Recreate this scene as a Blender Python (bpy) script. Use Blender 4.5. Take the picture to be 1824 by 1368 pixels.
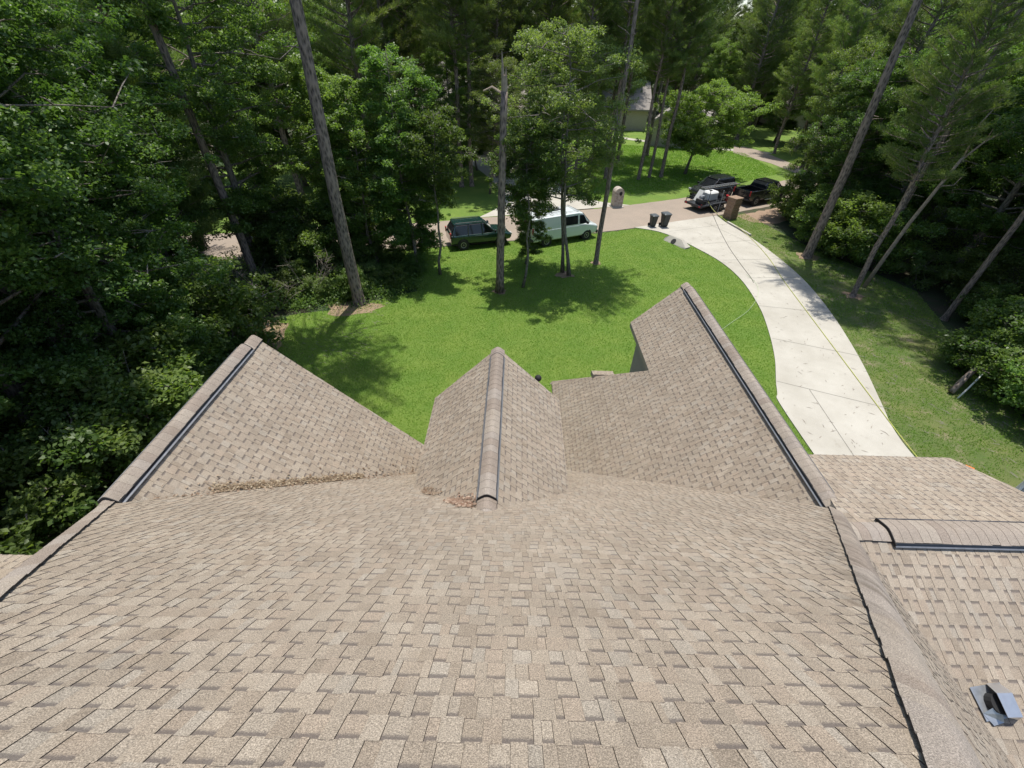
import bpy, math, random
import numpy as np
from mathutils import Vector, Matrix
for o in list(bpy.data.objects): bpy.data.objects.remove(o)
S = bpy.context.scene
COL = S.collection
GZ = 12.0                                   # eye height above the ground

# ---------------------------------------------------------------- camera
CAM = ((9.99685100e-01, 2.50886222e-02, -5.12271473e-04),
       (1.62769398e-02, -6.32766035e-01, 7.74171949e-01),
       (1.90987596e-02, -7.73936500e-01, -6.32975142e-01))
cd = bpy.data.cameras.new('camera'); cam = bpy.data.objects.new('camera', cd); COL.objects.link(cam)
m = Matrix([[r[0], -r[1], -r[2], 0] for r in CAM] + [[0, 0, 0, 1]])
m.translation = Vector((0, 0, GZ)); cam.matrix_world = m
cd.sensor_width = 36; cd.lens = 761 / 1824 * 36; cd.clip_start = 0.05; cd.clip_end = 3000
S.camera = cam
# ---------------------------------------------------------------- sky and sun
EL = math.radians(78); AZ = Vector((0.30, 0.95, 0)).normalized()
W = bpy.data.worlds.new('World'); S.world = W; W.use_nodes = True
nt = W.node_tree; bg = nt.nodes['Background']
sky = nt.nodes.new('ShaderNodeTexSky'); sky.sky_type = 'NISHITA'; sky.sun_disc = False
sky.sun_elevation = EL; sky.sun_rotation = math.atan2(AZ.x, AZ.y) % (2 * math.pi)
nt.links.new(sky.outputs[0], bg.inputs[0]); bg.inputs[1].default_value = 0.15
sd = bpy.data.lights.new('sun', 'SUN'); sd.energy = 4.0; sd.angle = math.radians(0.53); sd.color = (1, 0.955, 0.88)
sun = bpy.data.objects.new('sun', sd); COL.objects.link(sun)
TS = Vector((AZ.x * math.cos(EL), AZ.y * math.cos(EL), math.sin(EL)))
sun.rotation_euler = TS.to_track_quat('Z', 'Y').to_euler(); sun.location = (0, 0, 60)
S.view_settings.view_transform = 'Standard'; S.view_settings.look = 'None'
S.view_settings.exposure = 0.44; S.view_settings.gamma = 1
S.render.engine = 'CYCLES'
try:
    S.cycles.max_bounces = 5; S.cycles.transparent_max_bounces = 4
except Exception: pass

# ---------------------------------------------------------------- helpers
def tag(o, label=None, cat=None, group=None, kind=None):
    if label: o['label'] = label
    if cat: o['category'] = cat
    if group: o['group'] = group
    if kind: o['kind'] = kind
    return o
def empty(name, loc, label, cat, group=None, rz=0):
    o = bpy.data.objects.new(name, None); COL.objects.link(o); o.location = loc; o.rotation_euler = (0, 0, rz)
    o.empty_display_size = .2
    return tag(o, label, cat, group)
def mesh(name, V, F, mat, smooth=False):
    me = bpy.data.meshes.new(name); me.from_pydata([tuple(v) for v in V], [], F)
    mats = mat if isinstance(mat, (list, tuple)) else [mat]
    for q in mats: me.materials.append(q)
    if smooth: me.polygons.foreach_set('use_smooth', [True] * len(me.polygons))
    me.update(); return me
def obj(name, V, F, mat, parent=None, local=False, smooth=False, loc=None):
    if parent is not None and not local:
        p = parent; off = Vector((0, 0, 0))
        while p is not None: off += p.location; p = p.parent
        V = [(v[0] - off.x, v[1] - off.y, v[2] - off.z) for v in V]
    o = bpy.data.objects.new(name, mesh(name, V, F, mat, smooth)); COL.objects.link(o)
    if parent is not None: o.parent = parent
    if loc: o.location = loc
    return o
class MB:
    def __init__(s): s.V = []; s.F = []
    def add(s, V, F):
        n = len(s.V); s.V += [tuple(v) for v in V]; s.F += [tuple(i + n for i in f) for f in F]; return s
    def box(s, x0, x1, y0, y1, z0, z1, b=0):
        if b:
            P = []
            for z, i in ((z0, b), (z0 + b, 0), (z1 - b, 0), (z1, b)):
                P.append([(x0 + i, y0 + b, z), (x0 + b, y0 + i, z), (x1 - b, y0 + i, z), (x1 - i, y0 + b, z), (x1 - i, y1 - b, z), (x1 - b, y1 - i, z), (x0 + b, y1 - i, z), (x0 + i, y1 - b, z)])
            return s.rings(P, True)
        return s.add([(x0, y0, z0), (x1, y0, z0), (x1, y1, z0), (x0, y1, z0), (x0, y0, z1), (x1, y0, z1), (x1, y1, z1), (x0, y1, z1)],
                     [(3, 2, 1, 0), (4, 5, 6, 7), (0, 1, 5, 4), (1, 2, 6, 5), (2, 3, 7, 6), (3, 0, 4, 7)])
    def rings(s, R, cap=True):
        n = len(R[0]); V = [p for r in R for p in r]; F = []
        for k in range(len(R) - 1):
            for i in range(n):
                j = (i + 1) % n; F.append((k * n + i, k * n + j, (k + 1) * n + j, (k + 1) * n + i))
        if cap: F.append(tuple(range(n))[::-1]); F.append(tuple((len(R) - 1) * n + i for i in range(n)))
        return s.add(V, F)
    def tube(s, pts, rad, n=7, cap=True):
        R = []; pts = [Vector(p) for p in pts]
        for i, p in enumerate(pts):
            d = (pts[min(i + 1, len(pts) - 1)] - pts[max(i - 1, 0)])
            if d.length < 1e-6: d = Vector((0, 0, 1))
            d.normalize(); a = d.cross(Vector((0.31, 0.95, 0.05))); 
            if a.length < .1: a = d.cross(Vector((1, 0, 0)))
            a.normalize(); b = d.cross(a); r = rad[i] if isinstance(rad, (list, tuple)) else rad
            R.append([p + (a * math.cos(2 * math.pi * k / n) + b * math.sin(2 * math.pi * k / n)) * r for k in range(n)])
        return s.rings(R, cap)
    def prism(s, P, z0, z1):
        n = len(P)
        return s.rings([[(p[0], p[1], z0) for p in P], [(p[0], p[1], z1) for p in P]])
    def build(s, name, mat, parent=None, local=False, smooth=False): return obj(name, s.V, s.F, mat, parent, local, smooth)

# ---------------------------------------------------------------- materials
def newmat(name):
    m = bpy.data.materials.new(name); m.use_nodes = True; t = m.node_tree; return m, t, t.nodes['Principled BSDF']
def N(t, kind, **kw):
    n = t.nodes.new(kind)
    for k, v in kw.items():
        if k.startswith('i_'): n.inputs[int(k[2:])].default_value = v
        else: setattr(n, k, v)
    return n
def L(t, a, b): t.links.new(a, b)
def noise(t, scale, detail=3, rough=.6, co=None):
    n = N(t, 'ShaderNodeTexNoise'); n.inputs['Scale'].default_value = scale; n.inputs['Detail'].default_value = detail; n.inputs['Roughness'].default_value = rough
    if co is not None: L(t, co, n.inputs['Vector'])
    return n.outputs['Fac']
def ramp(t, fac, stops, interp='LINEAR'):
    r = N(t, 'ShaderNodeValToRGB'); e = r.color_ramp.elements; r.color_ramp.interpolation = interp
    while len(e) < len(stops): e.new(.5)
    for i, (p, c) in enumerate(stops): e[i].position = p; e[i].color = (c[0], c[1], c[2], 1) if isinstance(c, (tuple, list)) else (c, c, c, 1)
    L(t, fac, r.inputs[0]); return r.outputs[0]
def mixc(t, fac, a, b, mode='MIX'):
    n = N(t, 'ShaderNodeMix', data_type='RGBA', blend_type=mode)
    for i, v in ((0, fac), (6, a), (7, b)):
        if isinstance(v, bpy.types.NodeSocket): L(t, v, n.inputs[i])
        elif isinstance(v, (tuple, list)): n.inputs[i].default_value = (v[0], v[1], v[2], 1)
        else: n.inputs[i].default_value = v if i == 0 else (v, v, v, 1)
    return n.outputs[2]
def mth(t, op, a, b=0.0, c=None):
    n = N(t, 'ShaderNodeMath', operation=op)
    for i, v in enumerate((a, b) if c is None else (a, b, c)):
        if isinstance(v, bpy.types.NodeSocket): L(t, v, n.inputs[i])
        else: n.inputs[i].default_value = v
    return n.outputs[0]
def bump(t, b, h, strength=.5, dist=.01):
    n = N(t, 'ShaderNodeBump'); n.inputs['Strength'].default_value = strength; n.inputs['Distance'].default_value = dist
    L(t, h, n.inputs['Height']); L(t, n.outputs[0], b.inputs['Normal'])
def objco(t): return N(t, 'ShaderNodeTexCoord').outputs['Object']
def simple(name, c1, c2=None, scale=8, rough=.7, metal=0, bmp=0, bd=.01, coat=0):
    m, t, b = newmat(name); b.inputs['Roughness'].default_value = rough; b.inputs['Metallic'].default_value = metal
    b.inputs['Coat Weight'].default_value = coat
    c2 = c2 or tuple(x * .75 for x in c1)
    f = noise(t, scale, 5, .6, objco(t)); L(t, ramp(t, f, [(.3, c1), (.72, c2)]), b.inputs['Base Color'])
    if bmp: bump(t, b, noise(t, scale * 4, 4, .6, objco(t)), bmp, bd)
    return m

def shingle_mat():
    m, t, b = newmat('asphalt_shingle'); co = objco(t)
    at = N(t, 'ShaderNodeAttribute', attribute_name='tint'); bd = N(t, 'ShaderNodeAttribute', attribute_name='band')
    uv = N(t, 'ShaderNodeUVMap', uv_map='UVMap'); sp = N(t, 'ShaderNodeSeparateXYZ'); L(t, uv.outputs[0], sp.inputs[0])
    g = noise(t, 165, 3, .8, co)
    gr = ramp(t, g, [(.34, .42), (.5, .96), (.66, 1.72)])
    big = ramp(t, noise(t, 1.1, 4, .6, co), [(.3, .90), (.7, 1.08)])
    c = mixc(t, 1.0, at.outputs['Color'], gr, 'MULTIPLY'); c = mixc(t, 1.0, c, big, 'MULTIPLY')
    # brown weathering patches
    st = ramp(t, noise(t, 2.6, 5, .65, co), [(.55, 0), (.75, 1)])
    c = mixc(t, mth(t, 'MULTIPLY', st, .28), c, (.21, .155, .10))
    edge = mth(t, 'ADD', sp.outputs[1], mth(t, 'MULTIPLY', mth(t, 'SUBTRACT', noise(t, 150, 2, .7, co), .5), .30))
    e = ramp(t, edge, [(.72, 0), (.84, 1)])
    c = mixc(t, mth(t, 'MULTIPLY', mth(t, 'MULTIPLY', e, bd.outputs['Fac']), .76), c, (.105, .088, .080))
    # dark algae streaks running down from the right hip
    ge = N(t, 'ShaderNodeNewGeometry'); ps = N(t, 'ShaderNodeSeparateXYZ'); L(t, ge.outputs['Position'], ps.inputs[0])
    dx = mth(t, 'SUBTRACT', mth(t, 'ADD', ps.outputs[1], 1.22), ps.outputs[0])
    mp = N(t, 'ShaderNodeMapping'); mp.inputs['Scale'].default_value = (16, 1.6, 1.6); L(t, ge.outputs['Position'], mp.inputs[0])
    s = ramp(t, noise(t, 1, 4, .6, mp.outputs[0]), [(.42, 0), (.66, 1)])
    near = ramp(t, dx, [(.0, 1), (.55, 0)])
    yl = ramp(t, mth(t, 'MULTIPLY', ps.outputs[1], .2), [(.16, 0), (.3, 1), (.72, 1), (.85, 0)])
    on = mth(t, 'GREATER_THAN', dx, -.26)
    c = mixc(t, mth(t, 'MULTIPLY', mth(t, 'MULTIPLY', mth(t, 'MULTIPLY', s, near), yl), mth(t, 'MULTIPLY', on, .75)), c, (.10, .082, .065))
    L(t, c, b.inputs['Base Color']); b.inputs['Roughness'].default_value = .93; b.inputs['Specular IOR Level'].default_value = .25
    bump(t, b, g, .5, .004)
    return m
def leaf_mat(name, c1, c2, trans=.3, rough=.45):
    m, t, b = newmat(name)
    at = N(t, 'ShaderNodeAttribute', attribute_name='tint'); oi = N(t, 'ShaderNodeObjectInfo')
    k = mth(t, 'FRACT', mth(t, 'ADD', at.outputs['Fac'], mth(t, 'MULTIPLY', oi.outputs['Random'], .0)))
    c = mixc(t, k, c1, c2)
    v = mth(t, 'ADD', .72, mth(t, 'MULTIPLY', oi.outputs['Random'], .56))
    hs = N(t, 'ShaderNodeHueSaturation'); L(t, c, hs.inputs['Color']); L(t, v, hs.inputs['Value'])
    L(t, mth(t, 'ADD', .485, mth(t, 'MULTIPLY', mth(t, 'FRACT', mth(t, 'MULTIPLY', oi.outputs['Random'], 7.3)), .03)), hs.inputs['Hue'])
    L(t, hs.outputs[0], b.inputs['Base Color']); b.inputs['Roughness'].default_value = rough; b.inputs['Specular IOR Level'].default_value = .45
    tr = N(t, 'ShaderNodeBsdfTranslucent'); mx = N(t, 'ShaderNodeMixShader'); mx.inputs[0].default_value = trans
    g = N(t, 'ShaderNodeMix', data_type='RGBA', blend_type='MULTIPLY'); g.inputs[0].default_value = 1; L(t, hs.outputs[0], g.inputs[6]); g.inputs[7].default_value = (1.5, 1.6, .7, 1)
    L(t, g.outputs[2], tr.inputs[0]); out = t.nodes['Material Output']
    L(t, b.outputs[0], mx.inputs[1]); L(t, tr.outputs[0], mx.inputs[2]); L(t, mx.outputs[0], out.inputs[0])
    return m
def bark_mat(name, c1, c2, sc=9):
    m, t, b = newmat(name); co = objco(t)
    mp = N(t, 'ShaderNodeMapping'); mp.inputs['Scale'].default_value = (1, 1, .35); L(t, co, mp.inputs[0])
    v = N(t, 'ShaderNodeTexVoronoi'); v.inputs['Scale'].default_value = sc; L(t, mp.outputs[0], v.inputs['Vector'])
    f = mth(t, 'ADD', mth(t, 'MULTIPLY', v.outputs['Distance'], .8), mth(t, 'MULTIPLY', noise(t, sc * 3, 4, .7, mp.outputs[0]), .5))
    L(t, ramp(t, f, [(.3, c1), (.8, c2)]), b.inputs['Base Color']); b.inputs['Roughness'].default_value = .95
    bump(t, b, f, 1.0, .04); return m
def grass_ground(name, ca, cb, cc, patch=.0):
    m, t, b = newmat(name); co = N(t, 'ShaderNodeNewGeometry').outputs['Position']
    f = noise(t, 38, 4, .75, co); g = noise(t, .55, 5, .62, co)
    c = mixc(t, ramp(t, f, [(.32, 0), (.68, 1)]), ca, cb); c = mixc(t, ramp(t, g, [(.40, 0), (.66, .8)]), c, cc)
    if patch:
        p = ramp(t, noise(t, .9, 6, .7, co), [(.54, 0), (.66, 1)]); c = mixc(t, mth(t, 'MULTIPLY', p, patch), c, (.30, .24, .16))
    L(t, c, b.inputs['Base Color']); b.inputs['Roughness'].default_value = .9; bump(t, b, f, 1.0, .05); return m
def ground_mat():
    m, t, b = newmat('forest_floor'); co = N(t, 'ShaderNodeNewGeometry').outputs['Position']
    f = noise(t, 16, 6, .75, co); g = noise(t, .5, 5, .65, co)
    c = mixc(t, ramp(t, f, [(.35, 0), (.7, 1)]), (.035, .035, .018), (.10, .085, .05)); c = mixc(t, ramp(t, g, [(.42, 0), (.62, 1)]), c, (.035, .07, .018))
    L(t, c, b.inputs['Base Color']); b.inputs['Roughness'].default_value = .95; bump(t, b, f, 1.0, .08); return m
def pave_mat(name, c1, c2, fine, agg=.15, stain=(.3, .26, .2), sf=.35):
    m, t, b = newmat(name); co = N(t, 'ShaderNodeNewGeometry').outputs['Position']
    f = noise(t, fine, 3, .8, co); g = noise(t, .45, 6, .65, co)
    c = mixc(t, ramp(t, g, [(.35, 0), (.7, 1)]), c1, c2)
    c = mixc(t, 1.0, c, ramp(t, f, [(.3, 1 - agg), (.7, 1 + agg)]), 'MULTIPLY')
    s = ramp(t, noise(t, 2.2, 7, .72, co), [(.60, 0), (.74, 1)]); c = mixc(t, mth(t, 'MULTIPLY', s, sf), c, stain)
    L(t, c, b.inputs['Base Color']); b.inputs['Roughness'].default_value = .85; bump(t, b, f, .4, .01); return m
def brick_mat(name, c1, c2, mortar, sc=4.5, stone=False):
    m, t, b = newmat(name); co = objco(t)
    if stone:
        v = N(t, 'ShaderNodeTexVoronoi', feature='DISTANCE_TO_EDGE'); v.inputs['Scale'].default_value = sc; L(t, co, v.inputs['Vector'])
        v2 = N(t, 'ShaderNodeTexVoronoi'); v2.inputs['Scale'].default_value = sc; L(t, co, v2.inputs['Vector'])
        c = mixc(t, v2.outputs['Color'], c1, c2); e = ramp(t, v.outputs['Distance'], [(.02, 0), (.08, 1)])
        c = mixc(t, e, mortar, c); L(t, c, b.inputs['Base Color']); bump(t, b, e, .8, .02)
    else:
        sp = N(t, 'ShaderNodeSeparateXYZ'); L(t, co, sp.inputs[0]); cb = N(t, 'ShaderNodeCombineXYZ')
        L(t, mth(t, 'ADD', sp.outputs[0], sp.outputs[1]), cb.inputs[0]); L(t, sp.outputs[2], cb.inputs[1])
        k = N(t, 'ShaderNodeTexBrick'); k.inputs['Scale'].default_value = sc; L(t, cb.outputs[0], k.inputs['Vector'])
        k.inputs['Color1'].default_value = (*c1, 1); k.inputs['Color2'].default_value = (*c2, 1); k.inputs['Mortar'].default_value = (*mortar, 1); k.inputs['Mortar Size'].default_value = .012
        L(t, k.outputs[0], b.inputs['Base Color']); bump(t, b, k.outputs['Fac'], -.4, .01)
    b.inputs['Roughness'].default_value = .9; return m
M = {}
M['shingle'] = shingle_mat()
M['leaf_dark'] = leaf_mat('leaf_dark', (.062, .118, .026), (.145, .215, .055), .48, .42)
M['leaf_mid'] = leaf_mat('leaf_mid', (.085, .148, .034), (.170, .245, .065), .5, .45)
M['leaf_light'] = leaf_mat('leaf_light', (.115, .180, .050), (.205, .270, .090), .5, .45)
M['needle'] = leaf_mat('pine_needle', (.088, .140, .040), (.195, .245, .075), .45, .5)
M['grass'] = leaf_mat('grass_blade', (.135, .245, .024), (.225, .350, .046), .4, .55)
M['bark_pine'] = bark_mat('pine_bark', (.038, .031, .028), (.30, .235, .195), 10)
M['bark_grey'] = bark_mat('grey_bark', (.06, .052, .042), (.24, .21, .175), 14)
M['wood_pale'] = simple('bare_wood', (.40, .33, .25), (.22, .17, .13), 6, .9, 0, .5)
M['metal_dark'] = simple('dark_vent_metal', (.045, .048, .055), (.03, .032, .036), 20, .45, .3)
M['metal_light'] = simple('galvanised_trim', (.42, .44, .46), (.30, .32, .34), 12, .4, .6)
M['baffle'] = simple('vent_baffle', (.070, .075, .085), (.045, .048, .055), 25, .5, .2)
M['lip'] = simple('grey_lip', (.24, .245, .255), (.16, .165, .17), 12, .45, .4)
M['black'] = simple('black_edge', (.012, .012, .013), (.02, .02, .02), 10, .8)
M['trim'] = simple('painted_trim', (.42, .38, .33), (.36, .33, .29), 3, .7)
M['siding'] = simple('grey_siding', (.36, .36, .35), (.30, .30, .29), 2, .8)
M['brick'] = brick_mat('tan_brick', (.34, .22, .15), (.26, .16, .11), (.42, .38, .33))
M['fbrick'] = brick_mat('pale_brick', (.50, .44, .37), (.42, .36, .30), (.5, .47, .42), 4)
M['white'] = simple('white_paint', (.72, .72, .69), (.62, .62, .60), 3, .6)
M['rock'] = brick_mat('pillar_stone', (.55, .48, .40), (.30, .24, .19), (.50, .46, .40), 5.5, True)
M['brown_brick'] = brick_mat('old_brick', (.34, .21, .13), (.20, .12, .075), (.36, .30, .23), 6)
M['far_roof'] = pave_mat('far_roof', (.30, .27, .24), (.25, .225, .20), 9, .18)
M['concrete'] = pave_mat('concrete', (.46, .435, .375), (.37, .345, .29), 60, .12, (.27, .235, .185), .55)
M['road'] = pave_mat('road_surface', (.31, .25, .195), (.26, .215, .17), 45, .28, (.20, .16, .12), .4)
M['joint'] = simple('control_joint', (.14, .13, .11), (.2, .19, .16), 3, .9)
M['lawn'] = grass_ground('lawn', (.080, .150, .015), (.150, .250, .032), (.170, .240, .036))
M['lawn_dry'] = grass_ground('lawn_dry', (.060, .105, .018), (.135, .190, .042), (.17, .185, .055), .7)
M['ground'] = ground_mat()
M['dirt'] = pave_mat('bare_soil', (.30, .21, .14), (.22, .15, .10), 25, .3)
M['glass'] = simple('dark_glass', (.012, .014, .016), (.02, .022, .024), 2, .06, 0)
M['tyre'] = simple('tyre_rubber', (.018, .018, .018), (.03, .03, .03), 9, .85)
M['rim'] = simple('alloy_rim', (.35, .35, .36), (.2, .2, .21), 9, .35, .7)
M['car_black'] = simple('black_paint', (.010, .010, .012), (.013, .013, .015), 2, .22, 0, 0, .01, 1)
M['car_grey'] = simple('graphite_paint', (.035, .038, .042), (.03, .032, .036), 2, .25, .3, 0, .01, 1)
M['car_green'] = simple('dark_green_paint', (.010, .040, .034), (.010, .034, .03), 2, .22, .1, 0, .01, 1)
M['car_mint'] = simple('pale_van_paint', (.66, .71, .70), (.62, .67, .66), 2, .3, 0, 0, .01, .6)
M['car_pale'] = simple('pale_car_paint', (.50, .56, .62), (.45, .5, .56), 2, .25, .1, 0, .01, 1)
M['red'] = simple('red_plastic', (.45, .025, .03), (.38, .02, .025), 4, .4)
M['lampw'] = simple('clear_lamp', (.6, .6, .6), (.5, .5, .5), 4, .15)
M['bin'] = simple('dark_bin_plastic', (.028, .035, .036), (.02, .026, .027), 5, .5)
M['bin_lid'] = simple('bin_lid_plastic', (.085, .095, .10), (.07, .08, .085), 5, .5)
M['grey_plastic'] = simple('grey_plastic', (.30, .31, .33), (.25, .26, .28), 5, .5)
M['alu'] = simple('aluminium', (.62, .62, .62), (.5, .5, .5), 5, .35, .8)
M['rope'] = simple('yellow_rope', (.50, .52, .12), (.45, .48, .12), 5, .6)
M['hose'] = simple('pale_hose', (.45, .55, .35), (.4, .5, .3), 5, .6)
M['needles_dry'] = leaf_mat('dry_litter', (.19, .115, .065), (.46, .37, .27), .1, .8)
M['twig'] = simple('dead_twig', (.30, .26, .21), (.2, .17, .14), 8, .9)
M['orange'] = simple('orange_flower', (.75, .20, .02), (.7, .15, .02), 8, .6)
M['pane'] = simple('window_pane', (.03, .035, .04), (.04, .045, .05), 2, .1)

# ---------------------------------------------------------------- ground sheets
def inpoly(x, y, P):
    x = np.asarray(x); y = np.asarray(y); r = np.zeros(x.shape, bool); n = len(P)
    for i in range(n):
        x0, y0 = P[i]; x1, y1 = P[(i + 1) % n]
        if y0 == y1: continue
        c = ((y0 > y) != (y1 > y)) & (x < (x1 - x0) * (y - y0) / (y1 - y0) + x0); r ^= c
    return r
def smoothline(P, k=5):
    out = []; n = len(P)
    for i in range(n - 1):
        p0 = P[max(i - 1, 0)]; p1 = P[i]; p2 = P[i + 1]; p3 = P[min(i + 2, n - 1)]
        for j in range(k):
            t = j / k
            out.append(tuple(.5 * ((2 * p1[a]) + (-p0[a] + p2[a]) * t + (2 * p0[a] - 5 * p1[a] + 4 * p2[a] - p3[a]) * t * t + (-p0[a] + 3 * p1[a] - 3 * p2[a] + p3[a]) * t ** 3) for a in (0, 1)))
    out.append(P[-1]); return out
def jag(P, amp, step=.35, seed=1, closed=True):
    rg = random.Random(seed); out = []
    for i in range(len(P) - (0 if closed else 1)):
        a = P[i]; b = P[(i + 1) % len(P)]; d = math.dist(a, b); n = max(1, int(d / step))
        for k in range(n):
            t = k / n; out.append((a[0] + (b[0] - a[0]) * t + rg.uniform(-amp, amp), a[1] + (b[1] - a[1]) * t + rg.uniform(-amp, amp)))
    return out
def sheet(name, P, z, mat, thick=0):
    if thick:
        o = MB().prism(P, z - thick, z).build(name, mat)
    else: o = obj(name, [(p[0], p[1], z) for p in P], [tuple(range(len(P)))], mat)
    return tag(o, kind='structure')
g = MB().add([(-900, -300, 0), (900, -300, 0), (900, 1500, 0), (-900, 1500, 0)], [(0, 1, 2, 3)]).build('ground', M['ground']); tag(g, kind='structure')
dwL = smoothline([(9.6, 35.15), (11.3, 34.4), (12.5, 32.9), (13.4, 31.0), (14.3, 28.6), (14.6, 25.8), (14.25, 22.4), (13.6, 19.7), (12.75, 17.1), (11.7, 14.6), (11.4, 13), (11.4, 4)])
dwR = smoothline([(17.6, 38.7), (17.75, 36.8), (18.35, 34), (18.75, 30.1), (18.75, 26), (18.1, 21.7), (17, 17.3), (15.9, 14), (15.3, 12.2), (15.1, 10), (15, 4)])
roadN = smoothline([(-70, 12), (-45, 19.5), (-20, 26.8), (-6, 30.0), (0, 31.8), (8, 34.5), (12.2, 36.2), (17.3, 38.7), (26, 43.2), (40, 52), (60, 68)])
roadF = smoothline([(-72, 17), (-46.5, 24.5), (-21, 32), (-7.5, 35.2), (-2, 37.0), (6, 39.5), (9.8, 41.0), (15, 43.4), (23, 47.6), (36, 56), (56, 72)])
lawn_near = jag([(-1.5, 2), (-8, 8), (-10.2, 13.5), (-12.0, 17.2), (-12.7, 19.4), (-11.8, 20.3), (-9.9, 20.8), (-7.4, 22.3), (-5.8, 23.2), (-6.6, 24.6), (-8.3, 26.6), (-9.0, 28.9), (-6, 29.9), (-3, 30.7), (1, 31.9), (5, 33.2), (8, 34.3), (9.6, 35.0)], .07, closed=False) + dwL[1:] + [(3, 2)]
lawn_right = [(17.75, 38.6), (17.9, 36.8)] + dwR[5:] + [(20.5, 4), (21.0, 10), (21.6, 14.8), (23.4, 19.5), (25.2, 24.8), (24.2, 27.5), (22.2, 31.5), (21.2, 36), (20.4, 39.6)]
far_lawn = [p for p in roadF if 6 < p[0] < 55] + [(60, 90), (10, 95), (4.5, 70), (2.5, 52), (5.2, 42)]
far_lawn_left = [p for p in roadF if -30 < p[0] < 2] + [(1.5, 45), (-1, 58), (-18, 62), (-34, 55)]
sheet('near_lawn', lawn_near, .004, M['lawn']); sheet('side_lawn', jag(lawn_right, .06, .4, 2), .004, M['lawn_dry'])
sheet('far_lawn', far_lawn, .006, M['lawn']); sheet('far_left_lawn', far_lawn_left, .005, M['lawn'])
sheet('road', jag(roadN + roadF[::-1], .07, .6, 3), .012, M['road'])
sheet('driveway', dwL + dwR[::-1], .05, M['concrete'], .05)
sheet('far_driveway', smoothline([(10.5, 41.2), (7.6, 42.2), (6, 44.5), (3.5, 50), (-1, 58), (-4, 66), (-9, 66), (-6, 57), (-2.5, 48), (-1.3, 41), (-3.2, 36.7)]), .02, M['concrete'])
sheet('far_path', smoothline([(13, 77), (17, 73.5), (22.7, 70.2), (27, 68.5), (34, 66), (34.3, 67.2), (27, 70), (22.9, 71.6), (17.6, 74.8), (13.6, 78.2)]), .02, M['concrete'])
sheet('far_right_drive', [(29.5, 66), (32.0, 60), (33.0, 53), (35.5, 54.5), (34.8, 60), (34, 68), (32, 72)], .022, M['road'])
sheet('trunk_soil', [(-9.9 + 1.5 * math.cos(a) * (1 + .2 * math.sin(5 * a)) + .9, 21.1 + .9 * math.sin(a) * (1 + .25 * math.cos(3 * a))) for a in np.linspace(0, 6.1, 24)], .010, M['dirt'])
sheet('woods_edge_soil', jag([(-13.4, 19.6), (-11.9, 19.3), (-11.4, 17.3), (-11.0, 15.8), (-12.6, 15.6), (-13.6, 17.5)], .12, .3), .010, M['dirt'])
sheet('roadside_soil', jag([(19.2, 38.9), (24.4, 41.6), (25.6, 39.4), (22, 37.0), (20.2, 37.2)], .12, .4), .011, M['dirt'])
# control joints cut in the driveway
j = MB()
for a, b in (((15.1, 26.1), (18.7, 26.4)), ((14.2, 22.4), (18.25, 21.7)), ((13.45, 18.9), (17.35, 17.4)), ((12.0, 15.3), (16.0, 13.6)), ((13.2, 14.75), (12.2, 4)), ((14.2, 31.9), (18.55, 33)), ((14.55, 28.9), (18.8, 29.4)), ((15.9, 36.9), (18.3, 31.2)), ((12.3, 34.4), (17.8, 36.6))):
    a = Vector((*a, 0)); b = Vector((*b, 0)); d = (b - a).normalized(); n = Vector((-d.y, d.x, 0)) * .014
    j.add([(p.x, p.y, .054) for p in (a + n, a - n, b - n, b + n)], [(0, 1, 2, 3)])
tag(j.build('driveway_joints', M['joint']), kind='structure')

# ---------------------------------------------------------------- our house
H = empty('house', (0, 2, 0), 'large house under steep tan shingle roofs in the foreground', 'house')
EXP = .143
PAL = [((.302, .252, .194), 6), ((.290, .240, .184), 5), ((.322, .272, .212), 4), ((.312, .270, .216), 2), ((.264, .216, .164), 2), ((.300, .244, .186), 3)]
PALW = [c for c, w in PAL for _ in range(w)]
def clip(poly, half):
    for (nx, ny, d) in half:                     # keep nx*x+ny*y >= d
        out = []
        for i in range(len(poly)):
            a = poly[i]; b = poly[(i + 1) % len(poly)]; da = nx * a[0] + ny * a[1] - d; db = nx * b[0] + ny * b[1] - d
            if da >= 0: out.append(a)
            if (da > 0 > db) or (da < 0 < db):
                t = da / (da - db); out.append((a[0] + (b[0] - a[0]) * t, a[1] + (b[1] - a[1]) * t))
        poly = out
        if len(poly) < 3: return []
    return poly
def setattrs(me, tint, band, uvs):
    a = me.attributes.new('tint', 'FLOAT_COLOR', 'FACE'); a.data.foreach_set('color', np.array([(*c, 1) for c in tint], np.float32).ravel())
    b = me.attributes.new('band', 'FLOAT', 'FACE'); b.data.foreach_set('value', np.array(band, np.float32))
    u = me.uv_layers.new(name='UVMap'); u.data.foreach_set('uv', np.array(uvs, np.float32).ravel())
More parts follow.
